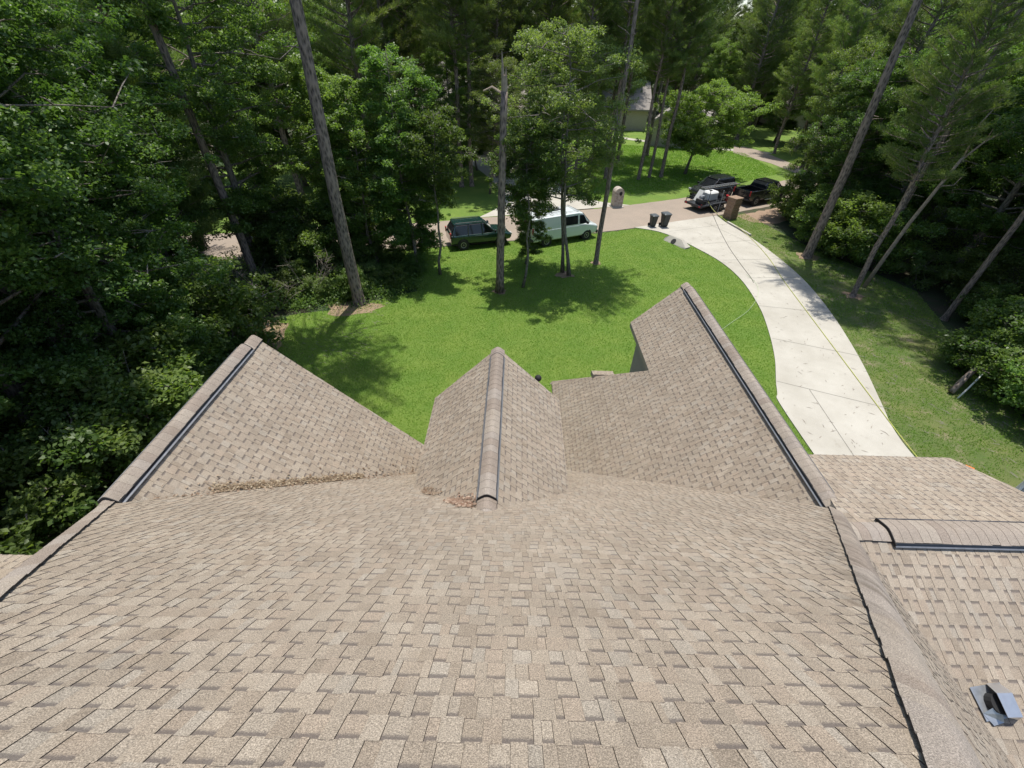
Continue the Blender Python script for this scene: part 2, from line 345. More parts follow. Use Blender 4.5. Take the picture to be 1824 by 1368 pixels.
def facet(d, t, z0, polys, seed, ex=EXP, label=None, cellw=1.0, deck=True, parent=None):
    """roof slope: plan downslope direction d, slope t, z = z0 - t*(d.p); polys convex in plan"""
    d = Vector((d[0], d[1])).normalized(); q = math.sqrt(1 + t * t)
    v3 = Vector((-d.x / q, -d.y / q, t / q)); u3 = Vector((-d.y, d.x, 0)); n3 = u3.cross(v3)
    O = Vector((0, 0, z0 + GZ))
    V = []; F = []; T = []; B = []; U = []
    uvp = []
    for P in polys:
        pp = []
        for p in P:
            w = Vector((p[0], p[1], z0 - t * (d.x * p[0] + d.y * p[1]) + GZ)) - O; pp.append((w.dot(u3), w.dot(v3)))
        ar = sum(pp[i][0] * pp[(i + 1) % len(pp)][1] - pp[(i + 1) % len(pp)][0] * pp[i][1] for i in range(len(pp)))
        if ar < 0: pp = pp[::-1]
        uvp.append(pp)
    umin = min(p[0] for P in uvp for p in P); umax = max(p[0] for P in uvp for p in P)
    for P in uvp:
        half = []
        for i in range(len(P)):
            a = P[i]; b = P[(i + 1) % len(P)]; nx, ny = -(b[1] - a[1]), (b[0] - a[0]); half.append((nx, ny, nx * a[0] + ny * a[1]))
        v0 = min(p[1] for p in P); v1 = max(p[1] for p in P)
        for r in range(math.floor(v0 / ex) - 1, math.floor(v1 / ex) + 1):
            rg = random.Random(seed * 7919 + r * 31); u = umin - .4 - rg.random() * .3; k = rg.random() < .5
            while u < umax + .1:
                w = rg.choice((.05, .062, .074, .082, .094, .102, .118)) * rg.uniform(.9, 1.1) * cellw
                if rg.random() < .05: w = .035 * cellw
                col = rg.choice(PALW); f = rg.uniform(.93, 1.07); has = rg.random() < .88; tooth = k; k = not k
                wob = rg.uniform(-.004, .004)
                cell = clip([(u, r * ex + wob), (u + w - .0018, r * ex + wob), (u + w - .0018, (r + 1) * ex + .006), (u, (r + 1) * ex + .006)], half)
                u += w
                if len(cell) < 3: continue
                hb, ht = (.0068, .0046) if tooth else (.0028, .0006)
                b0 = len(V); n = len(cell)
                for (cu, cv) in cell:
                    vv = (cv - r * ex) / ex; V.append(O + u3 * cu + v3 * cv + n3 * (hb + (ht - hb) * vv))
                for (cu, cv) in cell: V.append(O + u3 * cu + v3 * cv - n3 * .01)
                F.append(tuple(range(b0, b0 + n))); T.append(tuple(c * f for c in col)); B.append((0 if tooth else 1) * (1 if has else .25))
                U += [(cu, (cv - r * ex) / ex) for cu, cv in cell]
                for i in range(n):
                    jn = (i + 1) % n; F.append((b0 + jn, b0 + i, b0 + n + i, b0 + n + jn)); T.append((.085, .070, .062)); B.append(0); U += [(0, 0)] * 4
    o = obj('roof_slope', V, F, M['shingle'], parent or H); setattrs(o.data, T, B, U)
    if label: o['label'] = label
    if deck:
        mb = MB()
        for P in polys:
            z = lambda p: z0 - t * (d.x * p[0] + d.y * p[1]) + GZ
            mb.rings([[(p[0], p[1], z(p) - .17) for p in P], [(p[0], p[1], z(p) - .015) for p in P]])
        mb.build('deck', M['trim'], o)
    return o
ZM = -1.7586
facet((0, 1), 1, ZM, [[(-2.13, -.2), (1.22, -.2), (5.58, 4.36), (2.4, 7.54), (-1.8, 7.54), (-5.8, 3.54)], [(2.4, 7.54), (1.5, 8.44), (-1.8, 8.44), (-1.8, 7.54)]], 1)
facet((-1, 0), 1.019, .61, [[(-2.13, -.2), (-9.3, -.2), (-9.3, 7.95), (-5.8, 7.95), (-5.8, 3.54)], [(-2.13, -.2), (-9.3, -.2), (-9.3, -7.44)]], 2)
facet((0, -1), 1, ZM + .4, [[(-2.13, -.2), (1.22, -.2), (8.26, -7.44), (-9.3, -7.44)]], 3)
facet((1, 0), 1, -5.3 - 5.8, [[(-5.8, 3.54), (-5.8, 7.95), (-1.8, 7.95), (-1.8, 7.54)]], 4)
facet((-1, 0), 1, -11.7, [[(4.05, 5.89), (5.58, 4.36), (5.58, 12.9), (4.05, 12.9)], [(1.5, 8.44), (4.05, 5.89), (4.05, 10.15), (1.5, 12.7)]], 5)
facet((1, 0), 1.046, -.283, [[(5.58, 4.36), (5.58, 12.9), (8.5, 12.9), (8.5, 4.36)], [(1.22, -.2), (5.58, 4.36), (8.5, 4.36), (8.5, -7.68)]], 6)
facet((-1, 0), 1, -5.42 + .34 * -1 + 0, [[(-.34, 3.66), (-1.89, 5.21), (-1.89, 7.9), (-.34, 7.9)]], 7) if False else None
facet((-1, 0), 1, -5.08, [[(-.34, 3.66), (-1.89, 5.21), (-1.89, 7.9), (-.34, 7.9)]], 7)
facet((1, 0), 1, -5.76, [[(-.34, 3.66), (1.16, 5.16), (1.16, 7.9), (-.34, 7.9)]], 8)
QW = .4167
facet((0, 1), QW, -4.2, [[(5.19, 3.73), (9.32, 3.73), (9.32, 6.18), (6.22, 6.18)]], 9, .155, cellw=1.1)
facet((0, -1), QW, -7.31, [[(5.19, 3.73), (9.32, 3.73), (9.32, -2.2), (7.66, -2.2)]], 10, .155, cellw=1.1)
facet((0, 1), .45, -6.3 + .45 * 3.28, [[(-6.0, 3.28), (-12.4, 3.28), (-12.4, .6), (-6.0, .6)]], 11)
facet((0, -1), .45, -5.094 - .45 * .6, [[(-6.0, .6), (-12.4, .6), (-12.4, -2.6), (-6.0, -2.6)]], 12)
# the porch front slope and the little bay roof in front of it
facet((0, 1), 1, 2.45, [[(4.05, 10.15), (1.5, 12.7), (4.05, 12.7)]], 13)
facet((0, 1), .3, -8.82 + .3 * 11.4, [[(2.72, 11.4), (3.45, 11.4), (3.45, 11.75), (2.72, 11.75)]], 14)
# walls
def wallprism(P, a, b, axis, mat):
    if axis == 'y': R = [[(p[0], a, p[1] + GZ) for p in P], [(p[0], b, p[1] + GZ) for p in P]]
    else: R = [[(a, p[0], p[1] + GZ) for p in P], [(b, p[0], p[1] + GZ) for p in P]]
    return MB().rings(R).build('wall', mat, H)
wallprism([(4.33, -12), (8.2, -12), (8.2, -9.0), (5.58, -6.36), (4.33, -7.6)], 4.7, 12.6, 'y', M['siding'])
wallprism([(-9.0, -12), (-2.1, -12), (-2.1, -9.2), (-5.8, -5.5), (-9.0, -8.7)], 4.0, 7.65, 'y', M['brick'])
wallprism([(-7.1, -12), (8.1, -12), (8.1, -10.3), (-.2, -1.98), (-7.1, -8.9)], -2.0, 2.0, 'x', M['brick']) if False else None
MB().box(-8.9, 8.0, -7.1, 7.0, 0, 2.55).build('wall', M['brick'], H)
wallprism([(-1.62, -12), (.9, -12), (.9, -6.95), (-.34, -5.72), (-1.62, -7.0)], 5.6, 7.6, 'y', M['brick'])
wallprism([(-1.9, -12), (5.9, -12), (5.9, -6.9), (3.73, -5.97), (-1.9, -8.3)], 8.3, 9.0, 'x', M['brick'])
MB().box(6.2, 8.3, -1.9, 5.9, 0, 4.0).build('wall', M['brick'], H)
wallprism([(-2.3, -12), (3.0, -12), (3.0, -6.45), (.6, -5.35), (-2.3, -6.6)], -12.1, -11.8, 'x', M['brick'])
MB().box(-11.8, -8.9, -2.3, 3.0, 0, 5.0).build('wall', M['brick'], H)
MB().box(1.8, 4.3, 7.0, 12.2, 0, 1.9).build('wall', M['brick'], H)
# hip and ridge caps
def cap(p0, p1, hw, k, lift, name, seed=0, parent=None, top_first=True, dark=1.0, mat=None, ex=EXP, riser=.35):
    a = Vector(p0) + Vector((0, 0, GZ)); b = Vector(p1) + Vector((0, 0, GZ)); D = b - a; n = int(D.length / ex); dh = Vector((D.x, D.y, 0)).normalized(); w = Vector((-dh.y, dh.x, 0))
    rg = random.Random(seed); V = []; F = []; T = []; B = []; U = []; K = 9; col = (.26, .215, .18)
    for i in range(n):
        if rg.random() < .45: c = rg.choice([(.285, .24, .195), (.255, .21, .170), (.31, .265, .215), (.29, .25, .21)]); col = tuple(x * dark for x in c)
        wid = hw * rg.uniform(.965, 1.035); base = len(V)
        for e, l in ((0, lift), (1, lift + .005)):
            c = a + D * min(1, ((i + e * 1.12) / n))
            for s_ in range(K):
                s = (s_ / (K - 1) * 2 - 1) * wid; z = -k * (math.sqrt(s * s + .06 ** 2) - .06) + .012
                V.append(c + w * s + Vector((0, 0, z + l)))
            for s_ in range(K):
                s = (s_ / (K - 1) * 2 - 1) * wid; z = -k * (math.sqrt(s * s + .06 ** 2) - .06) + .012
                V.append(c + w * s + Vector((0, 0, z + l - .010 - (lift if s_ in (0, K - 1) else 0))))
        for s_ in range(K - 1):
            F.append((base + s_, base + 2 * K + s_, base + 2 * K + s_ + 1, base + s_ + 1)); T.append(col); B.append(0); U += [(0, 0)] * 4
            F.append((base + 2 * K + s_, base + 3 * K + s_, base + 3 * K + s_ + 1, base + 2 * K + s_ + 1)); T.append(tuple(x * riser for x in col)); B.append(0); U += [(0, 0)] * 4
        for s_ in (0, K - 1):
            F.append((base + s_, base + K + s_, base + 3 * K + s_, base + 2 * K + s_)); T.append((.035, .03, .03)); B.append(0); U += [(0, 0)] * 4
    o = obj(name, V, F, M['shingle'], parent or H); setattrs(o.data, T, B, U)
    return o
def vent(p0, p1, hw, k, seed, lab):
    o = cap(p0, p1, hw * .88, k, .046, 'ridge_vent', seed, dark=.97, ex=.143, riser=.42); o['label'] = lab
    a = Vector(p0) + Vector((0, 0, GZ)); b = Vector(p1) + Vector((0, 0, GZ)); dh = Vector((b.x - a.x, b.y - a.y, 0)).normalized(); w = Vector((-dh.y, dh.x, 0))
    f = lambda s: -k * (math.sqrt(s * s + .06 ** 2) - .06) + .012
    for sg in (1, -1):
        i, e = hw * .90, hw * 1.03; mb = MB()
        prof = [(i, f(i) + .050), (i + .010, f(i) + .054), (e - .03, f(e) + .040), (e, f(e) + .006), (i, f(i) + .002)]
        mb.rings([[p + w * s * sg + Vector((0, 0, z)) for s, z in prof] for p in (a, b)])
        bf = mb.build('baffle', M['baffle'], o)
        m2 = MB(); prof = [(e - .006, f(e) + .026), (e + .012, f(e) + .012), (e + .014, f(e) + .004), (e - .006, f(e) + .016)]
        m2.rings([[p + w * s * sg + Vector((0, 0, z)) for s, z in prof] for p in (a - dh * .0, b)]); m2.build('baffle_lip', M['lip'], o)
    # black end plug
    for p in (a, b):
        mb = MB(); K = 11
        R = []
        for q in (-.010, .010):
            up = [p + w * ((s / (K - 1) * 2 - 1) * hw) + Vector((0, 0, f((s / (K - 1) * 2 - 1) * hw) + .048)) + dh * q for s in range(K)]
            dn = [p + w * ((s / (K - 1) * 2 - 1) * hw) + Vector((0, 0, f((s / (K - 1) * 2 - 1) * hw) + .0)) + dh * q for s in range(K)][::-1]
            R.append(up + dn)
        mb.rings(R).build('end_plug', M['black'], o)
    return o
zr = ZM + .2
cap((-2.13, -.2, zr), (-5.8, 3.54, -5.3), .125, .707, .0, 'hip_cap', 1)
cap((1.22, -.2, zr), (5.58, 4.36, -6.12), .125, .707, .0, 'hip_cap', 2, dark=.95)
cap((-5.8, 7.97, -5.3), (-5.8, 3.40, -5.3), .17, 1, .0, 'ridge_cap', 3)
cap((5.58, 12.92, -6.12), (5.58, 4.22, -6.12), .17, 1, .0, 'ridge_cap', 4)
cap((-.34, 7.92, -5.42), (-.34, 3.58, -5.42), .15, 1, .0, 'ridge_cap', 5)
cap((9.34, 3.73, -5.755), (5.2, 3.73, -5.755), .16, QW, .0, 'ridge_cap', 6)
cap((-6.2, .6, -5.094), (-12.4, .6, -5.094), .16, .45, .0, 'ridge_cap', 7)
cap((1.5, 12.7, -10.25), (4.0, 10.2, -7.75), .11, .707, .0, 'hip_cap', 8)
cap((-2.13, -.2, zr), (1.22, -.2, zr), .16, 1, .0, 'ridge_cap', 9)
vent((-5.8, 7.55, -5.3), (-5.8, 3.62, -5.3), .17, 1, 11, 'ridge vent along the left gable')
vent((5.58, 12.55, -6.12), (5.58, 4.42, -6.12), .17, 1, 12, 'long ridge vent along the right gable')
vent((-.34, 7.62, -5.42), (-.34, 3.92, -5.42), .15, 1, 13, 'short ridge vent on the middle dormer')
vent((9.1, 3.73, -5.755), (5.78, 3.73, -5.755), .23, QW, 14, 'ridge vent along the right wing')
# metal hood of the roof exhaust on the back slope of the right wing
rh = empty('roof_exhaust', (6.35, 1.78, -7.31 + QW * 1.78 + GZ), 'crumpled galvanised exhaust hood on the right wing roof', 'roof vent')
rh.scale = (.86, .86, .9); rh.rotation_euler = (math.atan(QW), 0, math.radians(8))
mb = MB().add([(-.30, -.20, .016), (.22, -.20, .016), (.22, .22, .016), (-.30, .22, .016)], [(0, 1, 2, 3)]); mb.build('flashing', M['metal_light'], rh, True)
mb = MB().rings([[(.13 * math.cos(a) - .06, .13 * math.sin(a), z) for a in np.linspace(0, 5.9, 16)] for z in (.018, .12)], True); mb.build('collar', M['black'], rh, True)
mb = MB().add([(-.13, -.14, .20), (.09, -.16, .21), (.11, .13, .22), (-.11, .15, .20), (.26, -.17, .06), (.28, .12, .05), (.20, -.24, .02), (.20, .22, .02), (-.02, .24, .03)],
              [(0, 1, 2, 3), (1, 4, 5, 2), (1, 0, 6), (1, 6, 4), (2, 5, 7), (2, 7, 8), (3, 2, 8)])
o = mb.build('hood', M['metal_light'], rh, True)
o.data.materials[0] = M['alu']; sm = o.modifiers.new('s', 'SOLIDIFY'); sm.thickness = .006
mb = MB().add([(-.16, -.02, .12), (-.30, -.10, .02), (-.22, -.26, .02), (-.05, -.24, .03), (-.08, -.13, .10)], [(0, 1, 2, 3, 4)]); mb.build('flange', M['metal_light'], rh, True)
# round lamp dome at the porch
lp = MB()
for k in range(1): lp.rings([[(.62 + .085 * math.sin(p) * math.cos(a), 8.05 + .085 * math.sin(p) * math.sin(a), -6.38 + GZ + .085 * math.cos(p)) for a in np.linspace(0, 5.8, 14)] for p in np.linspace(.05, 3.1, 9)])
lp.tube([(.62, 8.05, -6.46 + GZ), (.62, 7.85, -6.75 + GZ), (.62, 7.55, -6.8 + GZ)], .02)
lp.build('eave_lamp', M['black'], H, smooth=True)['label'] = 'small black dome lamp under the dormer edge'

# ---------------------------------------------------------------- leaf litter on the roof
def litter(name, pts, n, wid, label, seed, zf):
    rg = np.random.default_rng(seed); V = []; F = []; T = []
    for i in range(n):
        t = rg.random() * (len(pts) - 1); k = int(t); f = t - k; a = np.array(pts[k]); b = np.array(pts[k + 1]); c = a + (b - a) * f + rg.normal(0, wid, 2) * np.array([1, 1])
        z = zf(c[0], c[1]) + .02 + abs(rg.normal(0, .014)); nd = rg.random() < .45
        l, w = (.16, .004) if nd else (.05, .022); an = rg.random() * 6.28; tl = rg.normal(0, .5)
        d = np.array([math.cos(an), math.sin(an)]) * l / 2; e = np.array([-math.sin(an), math.cos(an)]) * w
        b0 = len(V)
        for s, q, h in ((-1, 0, 0), (0, 1, .01), (1, 0, tl * .03), (0, -1, .01)):
            x, y = c + d * s + e * q; V.append((x, y, max(z, zf(x, y) + .02) + h))
        F.append((b0, b0 + 1, b0 + 2, b0 + 3)); T.append((rg.random() * (.4 if nd else 1),) * 3)
    o = obj(name, V, F, M['needles_dry']); a = o.data.attributes.new('tint', 'FLOAT_COLOR', 'FACE'); a.data.foreach_set('color', np.array([(*c, 1) for c in T], np.float32).ravel())
    tag(o, label, 'leaf litter', kind='stuff')

zmain = lambda x, y: max(ZM - y, -11.1 - x if x > -5.8 else -99, -5.08 + x if -1.89 < x < -.34 else -99) + GZ
litter('leaf_litter', [(-5.0, 4.40), (-4.25, 5.15), (-3.3, 6.1)], 800, .034, 'long drift of brown leaves and needles in the left roof valley', 3, zmain)
litter('leaf_litter', [(-5.3, 4.0), (-2.2, 7.1)], 260, .12, 'loose needles scattered along the left roof valley', 6, zmain)
litter('leaf_litter', [(-.95, 4.2), (-.62, 3.92)], 420, .06, 'small pile of brown leaves beside the middle dormer', 4, zmain)
litter('leaf_litter', [(-1.6, 4.9), (-1.3, 4.55)], 60, .05, 'few scattered needles at the left foot of the middle dormer', 5, zmain)

# ---------------------------------------------------------------- foliage prototypes
def leafmesh(name, C, size, asp, droop, tint, mat, rg, up=.55, star=False):
    """one folded leaf at each centre"""
    n = len(C); nr = rg.normal(0, 1, (n, 3)); nr[:, 2] = np.abs(nr[:, 2]) + up; nr /= np.linalg.norm(nr, axis=1)[:, None]
    a = rg.normal(0, 1, (n, 3)); a[:, 2] -= droop; a -= nr * np.sum(a * nr, 1)[:, None]; a /= np.linalg.norm(a, axis=1)[:, None] + 1e-6
    b = np.cross(nr, a); l = (size * rg.uniform(.6, 1.25, n))[:, None]; w = l * asp
    V = np.stack([C - a * l * .5, C + b * w * .5 + nr * l * .12, C + a * l * .5, C - b * w * .5 + nr * l * .12], 1).reshape(-1, 3)
    me = bpy.data.meshes.new(name); me.vertices.add(4 * n); me.vertices.foreach_set('co', V.astype(np.float32).ravel())
    me.loops.add(4 * n); me.loops.foreach_set('vertex_index', np.arange(4 * n, dtype=np.int32)); me.polygons.add(n)
    me.polygons.foreach_set('loop_start', np.arange(0, 4 * n, 4, dtype=np.int32)); me.polygons.foreach_set('loop_total', np.full(n, 4, np.int32))
    me.update(calc_edges=True); at = me.attributes.new('tint', 'FLOAT_COLOR', 'FACE')
    c = np.clip(tint + rg.normal(0, .12, n), 0, 1); at.data.foreach_set('color', np.repeat(c[:, None], 4, 1).astype(np.float32).ravel())
    me.materials.append(mat); return me
def trimesh(name, V, tint, mat):
    n = len(V) // 3; me = bpy.data.meshes.new(name); me.vertices.add(3 * n); me.vertices.foreach_set('co', V.astype(np.float32).ravel())
    me.loops.add(3 * n); me.loops.foreach_set('vertex_index', np.arange(3 * n, dtype=np.int32)); me.polygons.add(n)
    me.polygons.foreach_set('loop_start', np.arange(0, 3 * n, 3, dtype=np.int32)); me.polygons.foreach_set('loop_total', np.full(n, 3, np.int32))
    me.update(calc_edges=True); at = me.attributes.new('tint', 'FLOAT_COLOR', 'FACE')
    at.data.foreach_set('color', np.repeat(np.clip(tint, 0, 1)[:, None], 4, 1).astype(np.float32).ravel()); me.materials.append(mat); return me
def broadleaf(seed, Ht, base, R, r0, nl, nleaf, size, mat, bark, tip=.75, gap=.5, lean=.0, clr=.42, stems=1):
    rg = np.random.default_rng(seed); mb = MB(); CC = []
    for sidx in range(stems):
        ox, oy = (0, 0) if stems == 1 else (rg.normal(0, .25), rg.normal(0, .25)); P = []; x, y = ox, oy; m_ = 9
        lx, ly = rg.normal(0, lean + (.035 if stems > 1 else .02), 2)
        for i in range(m_ + 1):
            f = i / m_; P.append(Vector((x, y, Ht * .95 * f))); x += rg.normal(0, .10) + lx * Ht / m_ ; y += rg.normal(0, .10) + ly * Ht / m_
        mb.tube(P, [r0 / (stems ** .5) * (1.25 if i == 0 else (1 - .9 * (i / m_) ** .9)) for i in range(m_ + 1)], 8)
        for q in range(nl // stems):
            f = base + (1 - base) * ((q + rg.random()) / (nl // stems)) * .97; z = Ht * .95 * f; k = min(int(f * m_), m_ - 1); p = P[k].lerp(P[k + 1], f * m_ - k)
            g = (f - base) / (1 - base); env = math.sin(math.pi * min(1, (g * tip + .16) / (tip + .3))) ** .7 if g < 1 else .2
            env = max(.25, env); Ln = R * env * rg.uniform(.6, 1.15); an = q * 2.4 + rg.normal(0, .4); rise = rg.uniform(.1, .6) * (1 - .3 * g)
            d = Vector((math.cos(an), math.sin(an), rise)).normalized(); pts = [p]
            for s in range(1, 5):
                w = d * Ln * s / 4; pts.append(p + w + Vector((rg.normal(0, .06), rg.normal(0, .06), rg.normal(0, .06) - .02 * s * s)) * (Ln / 2))
            mb.tube(pts, [r0 * .28 * (1 - g * .5) * (1 - .22 * s) for s in range(5)], 5, False)
            for s in (1.3, 1.9, 2.4, 2.9, 3.3, 3.7, 4.0):
                k2 = min(int(s), 3); c = pts[k2].lerp(pts[k2 + 1], s - k2) if s < 4 else pts[4]
                for _ in range(2 if s > 2 else 1):
                    off = Vector((rg.normal(0, .45), rg.normal(0, .45), rg.normal(0, .28) + .08)) * (Ln * .30)
                    c2 = c + off; CC.append((c2.x, c2.y, c2.z)); 
                    if rg.random() < .3: mb.tube([c, c.lerp(c2, .5) + Vector((0, 0, .04)), c2], [.022, .016, .008], 4, False)
    CC = np.array(CC); CC = CC[rg.random(len(CC)) > gap * .3]; n = len(CC); per = max(4, nleaf // n)
    idx = np.repeat(np.arange(n), per); cr = clr * rg.uniform(.6, 1.35, n)
    off = rg.normal(0, 1, (len(idx), 3)); off /= np.linalg.norm(off, axis=1)[:, None]; off *= (rg.random(len(idx)) ** .45)[:, None]; off[:, 2] *= .62
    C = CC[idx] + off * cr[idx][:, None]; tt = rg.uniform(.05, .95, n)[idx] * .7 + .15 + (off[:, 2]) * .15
    return mb, leafmesh('crown', C, size, .62, .5, tt, mat, rg)
def pine(seed, Ht, base, R, r0, nb, tuft, mat, nn=20, ln=.34, wd=.026, dead=6):
    rg = np.random.default_rng(seed); mb = MB(); P = []; x = y = 0; m_ = 10
    for i in range(m_ + 1): P.append(Vector((x, y, Ht * i / m_))); x += rg.normal(0, .11); y += rg.normal(0, .11)
    P2 = [P[0], P[0].lerp(P[1], .06), P[0].lerp(P[1], .2)] + P[1:]; mb.tube(P2, [r0 * 1.5, r0 * 1.18, r0 * 1.0] + [r0 * (1 - .72 * (i / m_)) for i in range(1, m_ + 1)], 12)
    def at(f): k = min(int(f * m_), m_ - 1); return P[k].lerp(P[k + 1], f * m_ - k)
    TC = []; TD = []
    for q in range(nb):
        g = (q + rg.random()) / nb; f = base + (1 - base) * g; p = at(f); Ln = R * (.35 + .75 * math.sin(math.pi * min(1, .18 + g * .78))) * rg.uniform(.6, 1.1) * (1 - .45 * g)
        an = q * 2.4 + rg.normal(0, .5); d = Vector((math.cos(an), math.sin(an), rg.uniform(-.05, .35) + .4 * g)).normalized(); pts = [p]
        for s in range(1, 5): pts.append(p + d * Ln * s / 4 + Vector((rg.normal(0, .05), rg.normal(0, .05), .012 * s * s)) * Ln)
        mb.tube(pts, [r0 * .22 * (1 - .2 * s) + .008 for s in range(5)], 5, False)
        for s in np.linspace(1.4, 4, max(5, int(Ln * 3.0))):
            k = min(int(s), 3); c = pts[k].lerp(pts[k + 1], min(1, s - k)); sd = Vector((-d.y, d.x, 0))
            for w in (-1, 1):
                sl = Ln * .30 * rg.uniform(.4, 1.1) * (1.2 - s * .15); e = (sd * w * .8 + d * .7 + Vector((0, 0, rg.uniform(0, .5)))).normalized()
                for h in (.5, 1.0):
                    c2 = c + e * sl * h; TC.append((c2.x, c2.y, c2.z)); TD.append((e.x, e.y, e.z + .5))
    for q in range(dead):
        f = base * rg.uniform(.45, 1); p = at(f); an = rg.random() * 6.28; l = rg.uniform(.5, 1.7); d = Vector((math.cos(an), math.sin(an), rg.uniform(-.1, .4)))
        mb.tube([p, p + d * l * .5, p + d * l + Vector((0, 0, -.1))], [.035, .025, .01], 4, False)
    TC = np.array(TC); TD = np.array(TD); n = len(TC); idx = np.repeat(np.arange(n), nn)
    dr = TD[idx] * .9 + rg.normal(0, .75, (len(idx), 3)); dr /= np.linalg.norm(dr, axis=1)[:, None]
    st = TC[idx] + rg.normal(0, .06, (len(idx), 3)); l = (ln * rg.uniform(.7, 1.2, len(idx)))[:, None]
    sdv = np.cross(dr, rg.normal(0, 1, (len(idx), 3))); sdv /= np.linalg.norm(sdv, axis=1)[:, None] + 1e-6
    mid = st + dr * l * .5
    V = np.stack([st, mid + sdv * wd, st + dr * l], 1).reshape(-1, 3)
    return mb, trimesh('crown', V, rg.uniform(.1, .9, n)[idx], mat)
PROTO = {}
def proto(key, name, mbme, bark):
    mb, cr = mbme; tr = mesh('trunk', mb.V, mb.F, bark, True); PROTO[key] = (name, tr, cr)
proto('oakA', 'broadleaf_tree', broadleaf(11, 15, .12, 4.3, .24, 70, 105000, .125, M['leaf_dark'], None), M['bark_grey'])
proto('oakB', 'broadleaf_tree', broadleaf(12, 13, .10, 3.8, .20, 64, 90000, .12, M['leaf_mid'], None), M['bark_grey'])
proto('oakC', 'broadleaf_tree', broadleaf(13, 16, .18, 4.6, .26, 70, 100000, .13, M['leaf_dark'], None), M['bark_grey'])
proto('elm', 'elm_tree', broadleaf(21, 13.0, .36, 3.7, .17, 76, 62000, .11, M['leaf_light'], None, gap=.9, clr=.34, stems=2), M['bark_grey'])
proto('elmB', 'elm_tree', broadleaf(22, 9.5, .48, 2.0, .09, 40, 20000, .12, M['leaf_mid'], None, gap=1.0, clr=.32), M['bark_grey'])
proto('gum', 'sweetgum_tree', broadleaf(23, 12.0, .12, 2.6, .12, 64, 52000, .14, M['leaf_mid'], None, gap=.9, clr=.36), M['bark_grey'])
proto('small', 'small_oak', broadleaf(24, 8.0, .24, 4.4, .16, 60, 60000, .15, M['leaf_mid'], None), M['bark_grey'])
proto('shrub', 'shrub', broadleaf(25, 3.2, .05, 1.7, .05, 26, 11000, .13, M['leaf_mid'], None, clr=.32, stems=2), M['bark_grey'])
proto('shrubB', 'shrub', broadleaf(26, 2.2, .05, 1.5, .04, 20, 8000, .11, M['leaf_light'], None, clr=.3, stems=2), M['bark_grey'])
proto('pineHi', 'pine_tree', pine(31, 29, .60, 4.6, .33, 80, 0, M['needle']), M['bark_pine'])
proto('pineLo', 'pine_tree', pine(32, 24, .20, 3.7, .24, 120, 0, M['needle'], nn=20), M['bark_pine'])
proto('pineMd', 'pine_tree', pine(33, 25, .42, 4.0, .25, 96, 0, M['needle'], nn=20), M['bark_pine'])
proto('pineYg', 'young_pine', pine(34, 11.5, .28, 2.5, .12, 60, 0, M['needle'], nn=26, ln=.36, wd=.026), M['bark_pine'])
def tree(key, x, y, s=1.0, rz=0, label='', cat='tree', group=None, tilt=(0, 0), sz=1.0, tw=None, cw=1.0, cofs=(0, 0)):
    name, tr, cr = PROTO[key]
    r = empty(name, (x, y, -.05), label, cat, group); r.rotation_euler = (tilt[0], tilt[1], rz); r.scale = (s, s, s * sz)
    for nm, me in (('trunk', tr), ('crown', cr)):
        o = bpy.data.objects.new(nm, me); COL.objects.link(o); o.parent = r
        if nm == 'trunk' and tw: o.scale = (tw, tw, 1)
        if nm == 'crown': o.scale = (cw, cw, 1); o.location = (cofs[0], cofs[1], 0)
    return r
# individually placed trees
tree('pineHi', -8.8, 21.6, 1.0, 0, 'tallest thick pine trunk at the left edge of the lawn', 'pine tree', tw=.98, cofs=(.3, -2.0))  # crown above the view, shifted toward the house to shade the lawn
tree('pineHi', 5.5, 27.9, .8, 1, 'slim pine trunk beside the front of the pale van', 'pine tree', tw=.62)
tree('pineHi', 21.0, 30.0, 1.0, 2, 'thick pine trunk right of the driveway, nearest the road', 'pine tree', tilt=(0, .02), tw=.9, cw=.62)
tree('pineMd', 20.7, 24.0, .62, 3, 'leaning pine right of the driveway with dark crown on top', 'pine tree', tilt=(.0, .05), tw=1.0)
tree('pineHi', -15.4, 23.4, .95, 4, 'tall pine trunk in the left woods beside the hidden pale car', 'pine tree', tw=.72)
tree('pineHi', -15.4, 11.9, 1.05, 5, 'massive dark pine trunk low at the left picture edge', 'pine tree', tw=1.2)
tree('pineMd', -21.8, 28.8, .9, 5.5, 'dark vine covered pine leaning in the left woods', 'pine tree', tw=1.3)
tree('pineYg', -17.3, 20.9, 1.0, 1, 'young pine with bright tufted needles in the left woods', 'pine tree')
tree('elm', 3.2, 26.0, 1.0, .5, 'light green elm with two stems in front of the pale van', 'tree')
tree('elmB', .5, 24.1, 1.0, 2.2, 'slender tree just right of the broken pine trunk', 'tree')
tree('elmB', -4.8, 25.6, 1.0, 1.2, 'slender pale stemmed tree before the dark green car', 'tree')
tree('gum', -6.4, 26.2, 1.0, 3.2, 'narrow leafy tree between the tall pine and the green car', 'tree')
tree('gum', -8.9, 26.5, .9, 5.2, 'narrow leafy tree behind the tallest pine trunk', 'tree')
tree('small', 19.2, 53.5, 1.12, .4, 'round grey green oak on the far lawn behind the dark suv', 'tree', tilt=(0, .20))
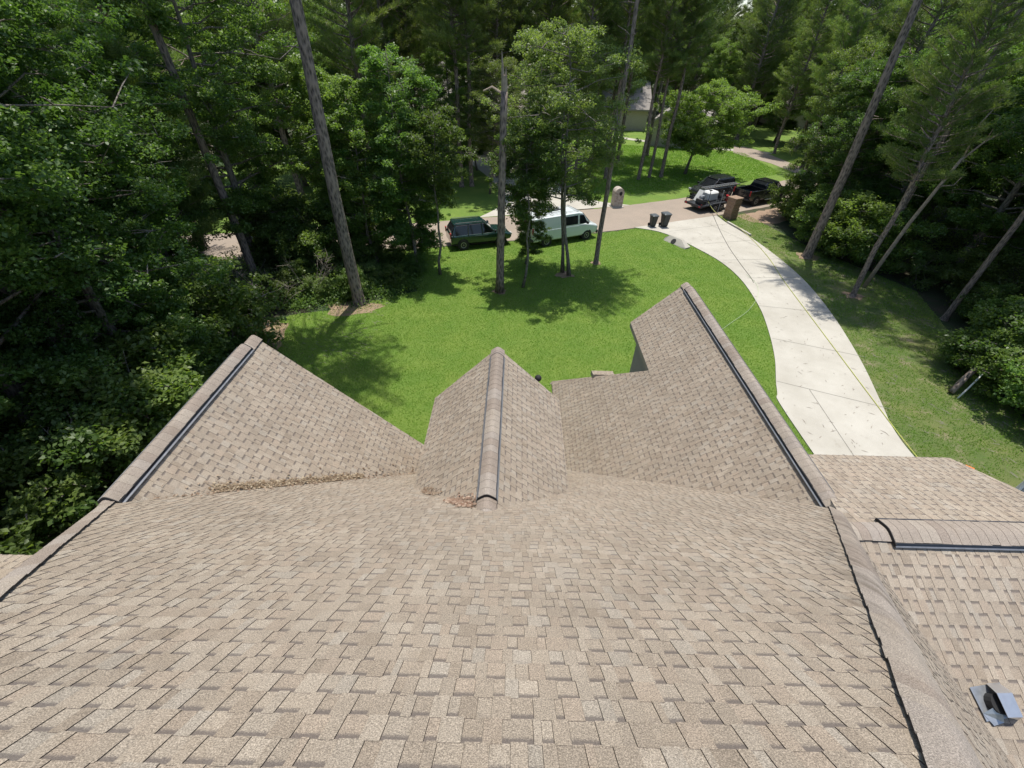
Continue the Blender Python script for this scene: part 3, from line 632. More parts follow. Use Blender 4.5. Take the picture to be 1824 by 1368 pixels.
for i, (x, y, k, s) in enumerate(((13.2, 50.5, 'pineMd', .85), (14.6, 51.5, 'pineMd', .8), (16.0, 51.8, 'pineMd', .9), (9.6, 50.5, 'pineMd', .9), (12.2, 58, 'pineMd', .95), (8.0, 52, 'pineMd', .8), (6.2, 49.5, 'pineLo', .8), (-5.6, 46, 'pineMd', 1.0), (-4.6, 46.3, 'pineMd', .95), (-12, 56, 'pineMd', 1.0), (-2.2, 50, 'pineMd', .8), (11.4, 62, 'pineLo', 1.0), (17, 63, 'pineMd', 1.0), (4, 60, 'pineLo', .95))):
    tree(k, x, y, s, i * 1.3, ('pine of the trio left of the round oak, leftmost', 'pine of the trio left of the round oak, middle', 'pine of the trio left of the round oak, rightmost', 'pine on the far lawn just left of the pine trio', 'pine beyond the pine trio toward the gabled house', 'pine on the far lawn behind the stone mailbox pillar', 'bushy pine at the left edge of the far lawn', 'left one of two dark pines beside the far driveway', 'right one of two dark pines beside the far driveway', 'pine before the left end of the far brick house', 'pine between the far driveway bend and the brick house', 'bushy pine at the back of the far lawn', 'pine near the path of the gabled house', 'bushy pine between the two far houses')[i], 'pine tree', 'pines on the lawns across the street', tw=.9)
tree('pineHi', 24.3, 21.4, .9, 1.4, 'added pine right of the side lawn, its high crown shading the grass', 'pine tree', tw=.5)  # pine added so that its high crown shades the side lawn
tree('pineHi', 24.6, 28.6, .9, 5.0, 'pine trunk in the shade between the two leaning pines', 'pine tree', tw=.6)
tree('oakA', -6.8, 47.5, .78, 1.0, 'dark round oak before the far brick house', 'tree')
tree('gum', -10.8, 27.8, .95, 4.0, 'leafy tree at the road edge left of the tallest pine', 'tree')
tree('elm', -2.5, 44.0, .85, 3.0, 'leafy tree standing left of the far driveway mouth', 'tree')
tree('elm', 3.4, 50.0, .95, 1.0, 'leafy tree between the two far lawns', 'tree')
tree('oakB', 25.6, 38.6, .95, 1.0, 'dark leafy tree overhanging the nose of the pickup', 'tree')
tree('oakA', 24.4, 34.4, .8, 2.0, 'dark leafy tree right of the brick pillar', 'tree')
tree('oakA', -14.2, 12.6, .95, 2.0, 'dark broadleaf tree closest to the left gable end', 'tree')
# bare broken pine trunk
sn = empty('broken_pine', (-.9, 23.4, 0), 'bare broken pine trunk with splintered top on the lawn', 'dead tree')
mb = MB(); P = [Vector((.02 * i + .012 * math.sin(i * 2), .02 * math.sin(i), i * 1.0)) for i in range(11)]
mb.tube(P, [.29] + [.235 - .009 * i for i in range(10)], 12); mb.build('trunk', M['bark_pine'], sn, True, True)
mb = MB().tube([(.2, 0, 9.0), (.21, 0, 10.0), (.20, 0, 10.6)], [.148, .152, .13], 9).tube([(.14, 0, 10.5), (.12, .0, 11.0), (.09, 0, 11.45)], [.085, .05, .012], 6).tube([(.27, 0, 10.5), (.28, 0, 10.9)], [.06, .01], 6)
mb.build('splintered_top', M['wood_pale'], sn, True)
MB().tube([(.12, 0, 9.9), (-.35, .05, 10.15), (-.75, 0, 10.0)], [.07, .055, .03], 7).build('branch_stub', M['wood_pale'], sn, True)
# crooked pale tree beside the leaning pine
ct = empty('crooked_tree', (22.2, 25.3, 0), 'pale crooked nearly bare tree with forked top in the right woods', 'tree')
MB().tube([(0, 0, 0), (.3, .1, 2), (.45, 0, 4), (.95, .1, 6), (1.2, 0, 7.5)], [.13, .11, .10, .085, .07], 8).tube([(1.2, 0, 7.5), (1.1, .1, 9), (1.35, 0, 10)], [.055, .04, .015], 6).tube([(1.15, 0, 7.3), (1.9, .1, 8.2), (2.8, 0, 8.9), (3.0, 0, 9.6)], [.06, .05, .035, .012], 6).tube([(1.9, .1, 8.2), (1.8, 0, 9.3)], [.03, .01], 5).tube([(.95, .1, 6), (1.6, 0, 6.1), (1.9, .1, 6.6)], [.03, .025, .01], 5).build('trunk', M['wood_pale'], ct, True, True)
# woods in zones
rr = random.Random(77); placed = []
def scatter(zone, n, kinds, label, group, smin, smax, dmin, cat='tree', avoid=None):
    c = 0; tries = 0
    xs = [p[0] for p in zone]; ys = [p[1] for p in zone]
    while c < n and tries < n * 60:
        tries += 1; x = rr.uniform(min(xs), max(xs)); y = rr.uniform(min(ys), max(ys))
        if not inpoly([x], [y], zone)[0]: continue
        if any((x - a) ** 2 + (y - b) ** 2 < (dmin * .5 + e * .5) ** 2 for a, b, e in placed): continue
        if avoid and avoid(x, y): continue
        placed.append((x, y, dmin)); tree(rr.choice(kinds), x, y, rr.uniform(smin, smax), rr.uniform(0, 6.28), label, cat, group); c += 1
leftw = [(-13.6, 2), (-14.5, 9), (-15.3, 14), (-16.4, 18), (-15.6, 21.5), (-13.5, 23.5), (-14.5, 26), (-24, 23.6), (-45, 16), (-50, 0), (-30, -4)]
scatter(leftw, 34, ['oakA', 'oakB', 'oakC', 'oakA'], 'dense dark broadleaf tree in the woods left of the house', 'broadleaf trees left of the house', .72, 1.08, 3.9, avoid=lambda x, y: (abs(x + .657 * y) < 4.4 and 8 < y < 24) or (x + 17.3) ** 2 + (y - 20.9) ** 2 < 9)
scatter(leftw, 7, ['pineMd', 'pineLo'], 'pine growing among the broadleaf woods left of the house', 'pines left of the house', .8, 1.05, 2.4, 'pine tree', lambda x, y: abs(x + .657 * y) < 4.2 and 8 < y < 26)
ledge = [(-11.6, 1), (-11.2, 8), (-12.4, 14), (-13.6, 18), (-15.2, 18), (-14.8, 10), (-14.5, 1)]
scatter(ledge, 16, ['shrub', 'shrub', 'shrubB'], 'leafy shrub at the foot of the left woods', 'shrubs at the foot of the left woods', .8, 1.5, 1.3, 'shrub')
strip = [(-14, 20.6), (-10.5, 21.6), (-7.4, 23.2), (-5.0, 24.6), (-6.5, 28.6), (-16, 26)]
for x_, y_, s_ in ((-13.0, 26.4, 1.35), (-11.2, 27.4, 1.2), (-15.0, 26.6, 1.4), (-12.2, 24.2, 1.0), (-14.4, 24.6, 1.1), (-9.6, 28.2, 1.1), (-16.8, 27.2, 1.4)): placed.append((x_, y_, 1.4)); tree('shrub', x_, y_, s_, x_ * 3, 'tall shrub screening the road behind the tallest pine trunk', 'shrub', 'shrubs screening the road')
tree('gum', -6.6, 28.2, .62, 2.0, 'small leafy tree at the tail of the dark green suv', 'tree')
tree('gum', .7, 27.6, .52, 1.0, 'small leafy tree between the green suv and the van', 'tree')
scatter(strip, 13, ['shrub', 'shrubB'], 'thin shrub in the brushy strip between lawn and road', 'brush between lawn and road', .35, .7, 1.5, 'shrub')
scatter([(-19.5, 21), (-17.8, 20.2), (-17.5, 25), (-20, 25)], 2, ['gum'], 'narrow tree in the corner where left woods meet the road', 'narrow trees at the woods corner', .7, .95, 2.2)
rightw = [(25.6, 8), (25.2, 15), (26.4, 21), (27.6, 25.5), (25.0, 30), (24.0, 34), (24.6, 38), (28, 41), (40, 48), (62, 40), (60, 10), (34, 0)]
scatter(rightw, 40, ['oakA', 'oakB', 'oakC', 'oakB', 'oakA'], 'dense broadleaf tree in the woods right of the driveway', 'broadleaf trees right of the driveway', .72, 1.1, 3.9)
scatter(rightw, 8, ['pineMd', 'pineLo', 'pineYg'], 'pine growing among the woods right of the driveway', 'pines right of the driveway', .8, 1.05, 2.4, 'pine tree')
for x_, y_, s_ in ((21.3, 14.6, .9), (21.6, 12.4, 1.1), (22.0, 16.4, 1.1), (20.9, 10.3, .9)): placed.append((x_, y_, 1.4)); tree('shrub', x_, y_, s_, x_ * 3, 'leafy shrub along the right woods beside the side lawn', 'shrub', 'shrubs along the right woods')
redge = [(21.8, 6), (22.4, 14), (24.3, 20), (25.8, 25), (23.6, 29), (22.6, 33), (22.4, 37), (25.4, 39), (25.4, 30), (27.2, 25), (25, 14), (25, 6)]
scatter(redge, 20, ['shrub', 'shrub', 'shrubB'], 'leafy shrub along the right woods beside the side lawn', 'shrubs along the right woods', .7, 1.4, 1.5, 'shrub')
def av(x, y): return (-14 < x < 6 and 60 < y < 78) or (14 < x < 36 and 66 < y < 86) or (7 < x < 24 and y < 74) or (24 < x < 34 and y < 60)
farz = [(-80, 40), (-22, 38), (-12, 42), (-11, 52), (-3, 58), (6, 62), (20, 70), (34, 62), (38, 55), (44, 54), (95, 80), (110, 130), (-110, 130)]
scatter(farz, 60, ['pineLo', 'pineMd', 'pineLo'], 'pine in the dense woods beyond the houses across the street', 'pines beyond the street', .75, 1.05, 4.0, 'pine tree', av)
scatter(farz, 55, ['oakA', 'oakB', 'oakC'], 'broadleaf tree in the dense woods beyond the street', 'broadleaf trees beyond the street', .8, 1.15, 4.5, 'tree', av)
scatter([(-24, 40), (-12, 41), (-9, 48), (-10, 58), (-26, 56)], 12, ['gum', 'oakB', 'pineLo'], 'tree on the lawn across the street left of the far driveway', 'trees left of the far driveway', .8, 1.1, 3.2)
scatter([(34, 52), (40, 50), (60, 62), (50, 75), (35, 70)], 12, ['oakB', 'pineLo', 'oakA'], 'tree behind the black pickup where the road enters the woods', 'trees behind the pickup', .8, 1.05, 3.5)
scatter([(18, 84), (36, 74), (44, 62), (70, 75), (80, 110), (10, 112)], 34, ['oakB', 'pineLo', 'oakA', 'pineLo'], 'tree behind the gabled house across the street', 'trees behind the gabled house', .85, 1.15, 4.2, 'tree', lambda x, y: 14 < x < 30 and 66 < y < 84)
scatter([(-20, 76), (10, 76), (14, 92), (-30, 92)], 14, ['pineLo', 'oakB'], 'tree right behind the roof of the far brick house', 'trees behind the far brick house', .9, 1.2, 4.2, 'tree', lambda x, y: 6 < x < 22 and 78 < y < 92)
scatter([(-9, 52), (4, 51), (5, 59), (-12, 59)], 7, ['pineLo', 'gum', 'pineMd'], 'tree on the lawn in front of the far brick house', 'trees before the far brick house', .75, .95, 2.6)
far_row = [(-130, 130), (150, 130), (150, 170), (-130, 170)]
scatter(far_row, 80, ['pineLo', 'oakC', 'oakB'], 'distant tree closing the view at the top of the picture', 'most distant trees', 1.1, 1.45, 5.0)

# ---------------------------------------------------------------- grass and undergrowth (uncountable)
def patchy(X, Y, seed):
    q = np.random.default_rng(seed + 90); t = np.zeros(X.shape)
    for sc in (.35, .8, 1.7, 3.6):
        for _ in range(4):
            a = q.uniform(0, 6.28); t += .075 * np.sin((X * np.cos(a) + Y * np.sin(a)) * 6.28 * sc * q.uniform(.6, 1.3) + q.uniform(0, 6.28))
    return t
def blades(name, zone, n, h, w, z, mat, label, seed, ex=None):
    rg = np.random.default_rng(seed); xs = np.array([p[0] for p in zone]); ys = np.array([p[1] for p in zone])
    X = rg.uniform(xs.min(), xs.max(), n * 3); Y = rg.uniform(ys.min(), ys.max(), n * 3); k = inpoly(X, Y, zone)
    if ex: k &= ~ex(X, Y)
    X = X[k][:n]; Y = Y[k][:n]; m_ = len(X); P = np.stack([X, Y, np.full(m_, z)], 1); an = rg.uniform(0, 6.28, m_)
    d = np.stack([np.cos(an), np.sin(an), np.zeros(m_)], 1); l = rg.normal(0, .5, (m_, 3)); l[:, 2] = 1; hh = (h * rg.uniform(.5, 1.3, m_))[:, None]
    V = np.stack([P - d * w, P + d * w, P + l * hh], 1).reshape(-1, 3)
    t = .45 + .16 * np.sin(X * .7 + np.sin(Y * .5) * 2) * np.sin(Y * .6) + patchy(X, Y, seed) + rg.normal(0, .26, m_)
    me = trimesh(name, V, t, mat); o = bpy.data.objects.new(name, me); COL.objects.link(o); tag(o, label, 'grass', kind='stuff')
_q = np.random.default_rng(4); _C = np.stack([_q.uniform(16, 24, 90), _q.uniform(8, 34, 90), _q.uniform(.2, .9, 90) ** 1.5], 1)
def bare(X, Y):
    r = np.zeros(X.shape, bool)
    for cx0, cy0, rad in _C:
        a_ = np.arctan2(Y - cy0, X - cx0); r |= (X - cx0) ** 2 + ((Y - cy0) * 1.4) ** 2 < (rad * (1 + .35 * np.sin(3 * a_ + cx0) + .2 * np.sin(7 * a_ + cy0))) ** 2
    return r & (_q.random(X.shape) < .85)
blades('grass', lawn_near, 260000, .055, .013, .004, M['grass'], 'short bright grass covering the front lawn', 5)
blades('grass', lawn_right, 40000, .07, .014, .004, M['grass'], 'patchy grass on the strip right of the driveway', 6, bare)
blades('grass', [(5, 42), (24, 50), (31, 55), (31, 66), (6, 72)], 70000, .09, .03, .006, M['grass'], 'sunlit grass on the lawn across the street', 7)
def cover(name, zone, n, h, size, mat, label, seed):
    rg = np.random.default_rng(seed); xs = np.array([p[0] for p in zone]); ys = np.array([p[1] for p in zone]); nc = n // 60
    X = rg.uniform(xs.min(), xs.max(), nc * 4); Y = rg.uniform(ys.min(), ys.max(), nc * 4); k = inpoly(X, Y, zone); X = X[k][:nc]; Y = Y[k][:nc]; nc = len(X)
    idx = np.repeat(np.arange(nc), 60); off = rg.normal(0, .33, (len(idx), 3)); C = np.stack([X[idx], Y[idx], (rg.uniform(.1, h, nc))[idx]], 1) + off * np.array([1, 1, .6]); C[:, 2] = np.abs(C[:, 2])
    me = leafmesh(name, C, size, .6, .3, rg.random(nc)[idx], mat, rg); o = bpy.data.objects.new(name, me); COL.objects.link(o); tag(o, label, 'undergrowth', kind='stuff')
cover('undergrowth', [(-12.2, 20.5), (-9.6, 21.1), (-7.0, 22.5), (-5.4, 23.1), (-6.0, 24.6), (-7.7, 26.8), (-8.4, 28.6), (-15, 27)], 26000, .35, .13, M['leaf_mid'], 'low leafy weeds along the back left lawn edge', 18)
cover('undergrowth', [(-13.2, 0), (-13.6, 10), (-13.2, 16), (-14, 20.3), (-10, 22), (-7, 24), (-6.6, 28.6), (-16, 26), (-45, 17), (-45, 0)], 90000, 1.2, .15, M['leaf_light'], 'low leafy undergrowth beneath the left woods', 8)
cover('undergrowth', [(21.8, 5), (22.6, 14), (24.6, 20), (26, 25), (23.8, 29.5), (22.6, 36), (26, 41), (40, 48), (50, 30), (40, 5)], 80000, 1.2, .15, M['leaf_light'], 'low leafy undergrowth beneath the right woods', 9)
rgq = random.Random(21); mbq = MB()
for k in range(900):
    if rgq.random() < .6: x, y = rgq.uniform(15.5, 24), rgq.uniform(8, 30)
    else: x, y = rgq.uniform(-12.5, -7), rgq.uniform(15, 22)
    a_ = rgq.uniform(0, 6.28); l_ = rgq.uniform(.08, .45); dx_, dy_ = math.cos(a_) * l_, math.sin(a_) * l_
    if not (inpoly([x], [y], lawn_right)[0] or inpoly([x], [y], lawn_near)[0]): continue
    mbq.add([(x, y, .06), (x + .012, y + .012, .075), (x + dx_, y + dy_, .06)], [(0, 1, 2)])
tag(mbq.build('fallen_twigs', M['twig']), 'small twigs and pine straw lying on the grass edges', 'twigs', kind='stuff')
for (x_, y_, r_) in ((-.9, 23.4, .42), (5.5, 27.9, .35), (3.2, 26.0, .6), (21.0, 30.0, .8), (20.7, 24.0, .6)):
    sheet('trunk_straw', jag([(x_ + r_ * math.cos(a) * (1 + .3 * math.sin(3 * a + x_)), y_ + r_ * .8 * math.sin(a) * (1 + .25 * math.cos(4 * a + y_))) for a in np.linspace(0, 6.0, 20)], .07, .12, 4), .03, M['dirt'])
# bare twiggy brush at the lawn corner
rg = random.Random(5)
for i, (x, y, s) in enumerate(((-12.9, 20.6, 1), (-13.9, 18.9, .9), (-11.6, 22.2, 1.1), (-14.6, 16.4, .9), (-15.8, 22.5, 1.2))):
    mb = MB()
    for k in range(16):
        a = rg.uniform(0, 6.28); l = rg.uniform(1.2, 2.6) * s; d = Vector((math.cos(a) * .6, math.sin(a) * .6, rg.uniform(.5, 1.2))); p1 = d * l * .5; p2 = d * l + Vector((rg.uniform(-.4, .4), rg.uniform(-.4, .4), -.1))
        mb.tube([(0, 0, 0), p1, p2], [.022, .014, .005], 4, False)
        for q in range(5):
            t = rg.uniform(.35, 1); b = p1.lerp(p2, t); mb.tube([b, b + Vector((rg.uniform(-.5, .5), rg.uniform(-.5, .5), rg.uniform(-.1, .5)))], [.009, .004], 3, False)
    o = mb.build('bare_bush', M['twig'], None); o.location = (x, y, 0)
    tag(o, 'bare twiggy grey bush at the brushy corner of the lawn', 'bush', 'bare bushes at the lawn corner')

# ---------------------------------------------------------------- houses across the street
def farhouse(x0, x1, y0, y1, eave, ridge, axis, label, wallm, cx=None, windows=(), rz=0, porch=False):
    c = ((x0 + x1) / 2, (y0 + y1) / 2); h = empty('neighbour_house', (*c, 0), label, 'house'); h.rotation_euler = (0, 0, rz)
    X, Y = (x1 - x0) / 2, (y1 - y0) / 2; w = MB(); o_ = .5
    if axis == 'x':
        w.rings([[(sx * X, -Y, 0), (sx * X, Y, 0), (sx * X, Y, eave), (sx * X, 0, ridge - .25), (sx * X, -Y, eave)] for sx in (-1, 1)])
    else:
        w.rings([[(-X, sy * Y, 0), (X, sy * Y, 0), (X, sy * Y, eave), (0, sy * Y, ridge - .25), (-X, sy * Y, eave)] for sy in (-1, 1)])
    w.build('wall', wallm, h, True)
    r = MB(); sl = (ridge - eave) / (Y if axis == 'x' else X)
    for s in (-1, 1):
        if axis == 'x': a = [(-X - o_, 0, ridge), (X + o_, 0, ridge), (X + o_, s * (Y + o_), eave - sl * o_), (-X - o_, s * (Y + o_), eave - sl * o_)]
        else: a = [(0, -Y - o_, ridge), (0, Y + o_, ridge), (s * (X + o_), Y + o_, eave - sl * o_), (s * (X + o_), -Y - o_, eave - sl * o_)]
        r.rings([[(p[0], p[1], p[2] - .22) for p in a], a])
    rf = r.build('roof', M['far_roof'], h, True)
    if axis == 'y':
        for s in (-1, 1):
            b = MB(); b.rings([[(0, -Y - o_ - .04, ridge + .03), (0, -Y - o_ + .05, ridge + .03), (0, -Y - o_ + .05, ridge - .3), (0, -Y - o_ - .04, ridge - .3)], [(s * (X + o_), -Y - o_ - .04, eave - sl * o_ + .03), (s * (X + o_), -Y - o_ + .05, eave - sl * o_ + .03), (s * (X + o_), -Y - o_ + .05, eave - sl * o_ - .3), (s * (X + o_), -Y - o_ - .04, eave - sl * o_ - .3)]]); b.build('bargeboard', M['trim'], h, True)
    for (wx, wz, ww, wh) in windows:
        f = MB().box(wx - ww / 2 - .08, wx + ww / 2 + .08, -Y - .06, -Y + .02, wz - .08, wz + wh + .08).build('window', M['white'], h, True)
        MB().box(wx - ww / 2, wx + ww / 2, -Y - .09, -Y - .03, wz, wz + wh).build('pane', M['pane'], f, True)
    return h
h1 = farhouse(-14, 5, 61, 74, 4.6, 9.2, 'x', 'pale brick house with big grey roof behind the trees across the street', M['fbrick'], windows=((-6, 1, 1.5, 1.6), (-2, 1, 1.5, 1.6), (4, 1, 1.5, 1.6), (7, 1, 1.4, 1.6)))
MB().box(2.2, 2.9, .5, 1.2, 6, 10.6).build('flue', M['white'], h1, True)
MB().box(-7.5, -6.3, -6.5 - 1.2, -6.52, 0, 4.2).build('porch_column', M['white'], h1, True)
h2 = farhouse(20.5, 28.5, 68.0, 78, 3.2, 6.0, 'y', 'tan house with gabled garage end across the street', M['fbrick'], windows=((-1.2, 1, 1.4, 1.4),), rz=math.radians(-22))
h3 = farhouse(10, 21, 82, 91, 3.4, 6.6, 'x', 'long grey roofed house behind the gabled one across the street', M['fbrick'])
h4 = farhouse(46, 56, 88, 96, 4.2, 8.6, 'x', 'distant house glimpsed high in the trees', M['fbrick'])

# ---------------------------------------------------------------- vehicles (local x forward)
def wheel(par, x, y, r, w, sg):
    o = MB().rings([[(x + rr_ * math.cos(a), y + yy * sg, r + rr_ * math.sin(a)) for a in np.linspace(0, 2 * math.pi, 20, endpoint=False)] for rr_, yy in ((r * .62, -w / 2), (r * .92, -w / 2), (r, -w * .35), (r, w * .35), (r * .92, w / 2), (r * .62, w / 2))]).build('wheel', M['tyre'], par, True, False)
    MB().rings([[(x + q * math.cos(a), y + yy * sg, r + q * math.sin(a)) for a in np.linspace(0, 2 * math.pi, 16, endpoint=False)] for q, yy in ((r * .60, w / 2 - .01), (r * .56, w / 2 + .012), (r * .2, w / 2 - .02), (r * .12, w / 2 + .02))]).build('rim', M['rim'], o, True)
def loft(st):
    R = []
    for x, zb, zs, w in st:
        c = min(.10, (zs - zb) * .3)
        R.append([(x, -w * .88, zb), (x, -w * .985, zb + c), (x, -w, (zb + zs) / 2), (x, -w * .985, zs - c), (x, -w * .93, zs - c * .25), (x, -w * .8, zs), (x, w * .8, zs), (x, w * .93, zs - c * .25), (x, w * .985, zs - c), (x, w, (zb + zs) / 2), (x, w * .985, zb + c), (x, w * .88, zb)])
    return MB().rings(R)
def cabin(st):
    return MB().rings([[(x, -wb, z0), (x, -wt, z1 - .05), (x, -wt * .86, z1), (x, wt * .86, z1), (x, wt, z1 - .05), (x, wb, z0)] for x, z0, z1, wb, wt in st])
def vehicle(name, loc, rz, label, cat, body, cab, paint, wheels, wr, hw, glassy=True, pil=(), wins=(), roof=None, extra=None):
    v = empty(name, (*loc, .015), label, cat, rz=rz)
    bo = loft(body).build('body', paint, v, True, False); bo.data.polygons.foreach_set('use_smooth', [False] * len(bo.data.polygons))
    bv = bo.modifiers.new('b', 'BEVEL'); bv.width = .035; bv.segments = 2; bv.limit_method = 'ANGLE'; bv.angle_limit = .5
    if cab:
        cb = cabin(cab).build('window_glass' if glassy else 'cabin', M['glass'] if glassy else paint, v, True)
        bv = cb.modifiers.new('b', 'BEVEL'); bv.width = .03; bv.segments = 2; bv.limit_method = 'ANGLE'; bv.angle_limit = .5
    if roof:
        x0, x1, z, w = roof
        MB().box(x0, x1, -w, w, z - .03, z + .035, .03).build('roof_panel', paint, v, True)
    for (xa, za, wa, xb, zb, wb_) in pil:
        m_ = MB()
        for s in (-1, 1): m_.tube([(xa, s * wa, za), (xb, s * wb_, zb)], .042, 6)
        m_.build('pillar', paint, v, True)
    for (P) in wins:
        for s in ((-1, 1) if len(P[0]) == 3 and P[0][1] else (1,)):
            m_ = MB().add([(p[0], p[1] * s, p[2]) for p in P], [tuple(range(len(P)))]); m_.build('window', M['glass'], v, True)
    for x in wheels:
        for s in (-1, 1):
            a = MB().rings([[(x + wr * 1.17 * math.cos(t), s * (hw + yy), wr * 1.02 + wr * 1.17 * math.sin(t)) for t in np.linspace(0, 2 * math.pi, 18, endpoint=False)] for yy in (-.3, .006)]).build('wheel_arch', M['black'], v, True)
            wheel(v, x, s * (hw - .09), wr, .24, s)
    if extra: extra(v)
    return v
def lamps(v, x, y, z, w, h, mat, name):
    for s in (-1, 1): MB().box(x - .04, x + .04, s * y - w / 2, s * y + w / 2, z, z + h, .015).build(name, mat, v, True)
def mirrors(v, x, y, z, mat):
    for s in (-1, 1): MB().box(x - .06, x + .06, s * y - .10, s * y + .10, z, z + .17, .02).build('mirror', mat, v, True)
# pale van
def vx(v):
    lamps(v, 2.66, .78, .72, .3, .22, M['lampw'], 'headlight'); lamps(v, -2.86, .88, 1.0, .12, .4, M['red'], 'tail_lamp'); mirrors(v, 1.62, 1.08, 1.25, M['black'])
    MB().box(-2.92, -2.78, -.95, .95, .42, .60, .03).box(2.62, 2.78, -.96, .96, .40, .60, .03).build('bumper', M['metal_dark'], v, True)
    m_ = MB()
    for y in (-.62, .62): m_.tube([(-2.6, y, 2.16), (1.0, y, 2.16)], .022, 5)
    for x in (-2.3, -1.2, -.1, .9): m_.tube([(x, -.72, 2.10), (x, -.72, 2.18), (x, .72, 2.18), (x, .72, 2.10)], .02, 5)
    m_.build('roof_rack', M['alu'], v, True)
    MB().box(-2.3, -.2, -.12, -.03, 2.18, 2.24).box(-2.3, -.2, .15, .24, 2.18, 2.24).build('rack_pipes', M['metal_dark'], v, True)
vehicle('van', (3.35, 32.35), math.radians(27), 'pale mint cargo van with roof rack parked on the near verge', 'van',
        [(-2.85, .45, 1.25, .93), (-2.78, .38, 1.28, .99), (1.55, .36, 1.26, 1.0), (2.2, .36, 1.14, .98), (2.66, .38, 1.0, .90), (2.74, .45, .85, .84)],
        [(-2.84, 1.2, 1.86, .95, .80), (-2.70, 1.2, 2.04, .96, .82), (.9, 1.2, 2.08, .96, .83), (1.3, 1.2, 2.0, .95, .80), (2.12, 1.08, 1.16, .92, .80)], M['car_mint'], (-1.75, 1.72), .37, .98, False,
        wins=([(1.0, -.975, 1.28), (1.72, -.955, 1.26), (1.36, -.86, 1.86), (1.0, -.86, 1.88)], [(-.2, -.975, 1.30), (.85, -.975, 1.30), (.85, -.865, 1.88), (-.2, -.865, 1.88)],
              [(2.09, -.80, 1.22), (2.09, .80, 1.22), (1.37, .70, 1.97), (1.37, -.70, 1.97)], [(-2.868, -.7, 1.30), (-2.868, -.08, 1.30), (-2.84, -.08, 1.82), (-2.84, -.68, 1.82)], [(-2.868, .08, 1.30), (-2.868, .7, 1.30), (-2.84, .68, 1.82), (-2.84, .08, 1.82)]), extra=vx)
def sx(v):
    lamps(v, 2.2, .72, .72, .32, .16, M['lampw'], 'headlight'); lamps(v, -2.26, .78, .85, .16, .36, M['red'], 'tail_lamp'); mirrors(v, .95, 1.02, 1.08, M['black'])
    m_ = MB()
    for y in (-.58, .58): m_.tube([(-1.9, y, 1.73), (-1.8, y, 1.79), (.1, y, 1.79), (.2, y, 1.73)], .02, 5)
    m_.build('roof_rail', M['metal_dark'], v, True)
SUV = dict(body=[(-2.26, .48, 1.0, .86), (-2.2, .38, 1.05, .92), (.9, .36, 1.05, .95), (1.6, .38, 1.0, .92), (2.12, .42, .86, .86), (2.24, .5, .74, .78)],
           cab=[(-2.18, .98, 1.30, .84, .70), (-1.9, 1.0, 1.68, .86, .68), (.2, 1.0, 1.70, .87, .68), (1.05, 1.0, 1.04, .86, .74)],
           pil=((-2.1, 1.02, .85, -1.85, 1.66, .67), (-1.0, 1.02, .87, -.95, 1.68, .69), (.05, 1.02, .87, .0, 1.68, .69), (1.05, 1.02, .85, .25, 1.68, .68)), roof=(-1.95, .3, 1.70, .64))
vehicle('suv', (-2.7, 31.0), math.radians(20), 'dark green suv parked on the verge behind the trees', 'car', paint=M['car_green'], wheels=(-1.4, 1.4), wr=.36, hw=.94, extra=sx, **SUV)
vehicle('suv', (19.0, 44.6), math.radians(27 + 180), 'dark suv parked at the far road edge behind the trailer', 'car', paint=M['car_grey'], wheels=(-1.4, 1.4), wr=.36, hw=.94, extra=sx, **SUV)
def cx_(v):
    lamps(v, 2.2, .65, .58, .32, .14, M['lampw'], 'headlight'); lamps(v, -2.28, .65, .68, .3, .16, M['red'], 'tail_lamp'); mirrors(v, .75, .96, .92, M['car_pale'])
vehicle('car', (-17.0, 29.9), math.radians(16), 'pale silver car half hidden by the left woods', 'car', paint=M['car_pale'], wheels=(-1.35, 1.4), wr=.33, hw=.88, extra=cx_,
        body=[(-2.28, .42, .86, .78), (-2.2, .3, .94, .86), (-1.3, .28, .96, .89), (.9, .28, .94, .89), (1.7, .3, .84, .86), (2.22, .36, .66, .78)],
        cab=[(-1.75, .9, .96, .76, .66), (-1.0, .92, 1.38, .80, .62), (.15, .92, 1.42, .81, .62), (1.05, .90, .95, .79, .68)], pil=((-1.75, .93, .78, -1.0, 1.38, .60), (-.4, .94, .82, -.42, 1.40, .62), (1.0, .93, .80, .2, 1.40, .61)), roof=(-1.0, .2, 1.41, .58))
def px_(v):
    lamps(v, 2.82, .78, .85, .3, .22, M['lampw'], 'headlight'); lamps(v, -2.88, .90, .95, .12, .40, M['red'], 'tail_lamp'); mirrors(v, 1.35, 1.12, 1.28, M['car_black'])
    b = MB().box(-2.8, -.85, -.98, -.80, .62, 1.32, .03).box(-2.8, -.85, .80, .98, .62, 1.32, .03).box(-2.9, -2.78, -.98, .98, .62, 1.32, .03).box(-.9, -.78, -.95, .95, .62, 1.34, .03); b.build('bed', M['car_black'], v, True)
    MB().box(-2.98, -2.86, -.95, .95, .52, .68, .03).build('bumper', M['metal_dark'], v, True)
    for s in (-1, 1): MB().tube([(-.7, s * 1.02, .45), (1.1, s * 1.02, .45)], .05, 6).build('side_step', M['alu'], v, True)
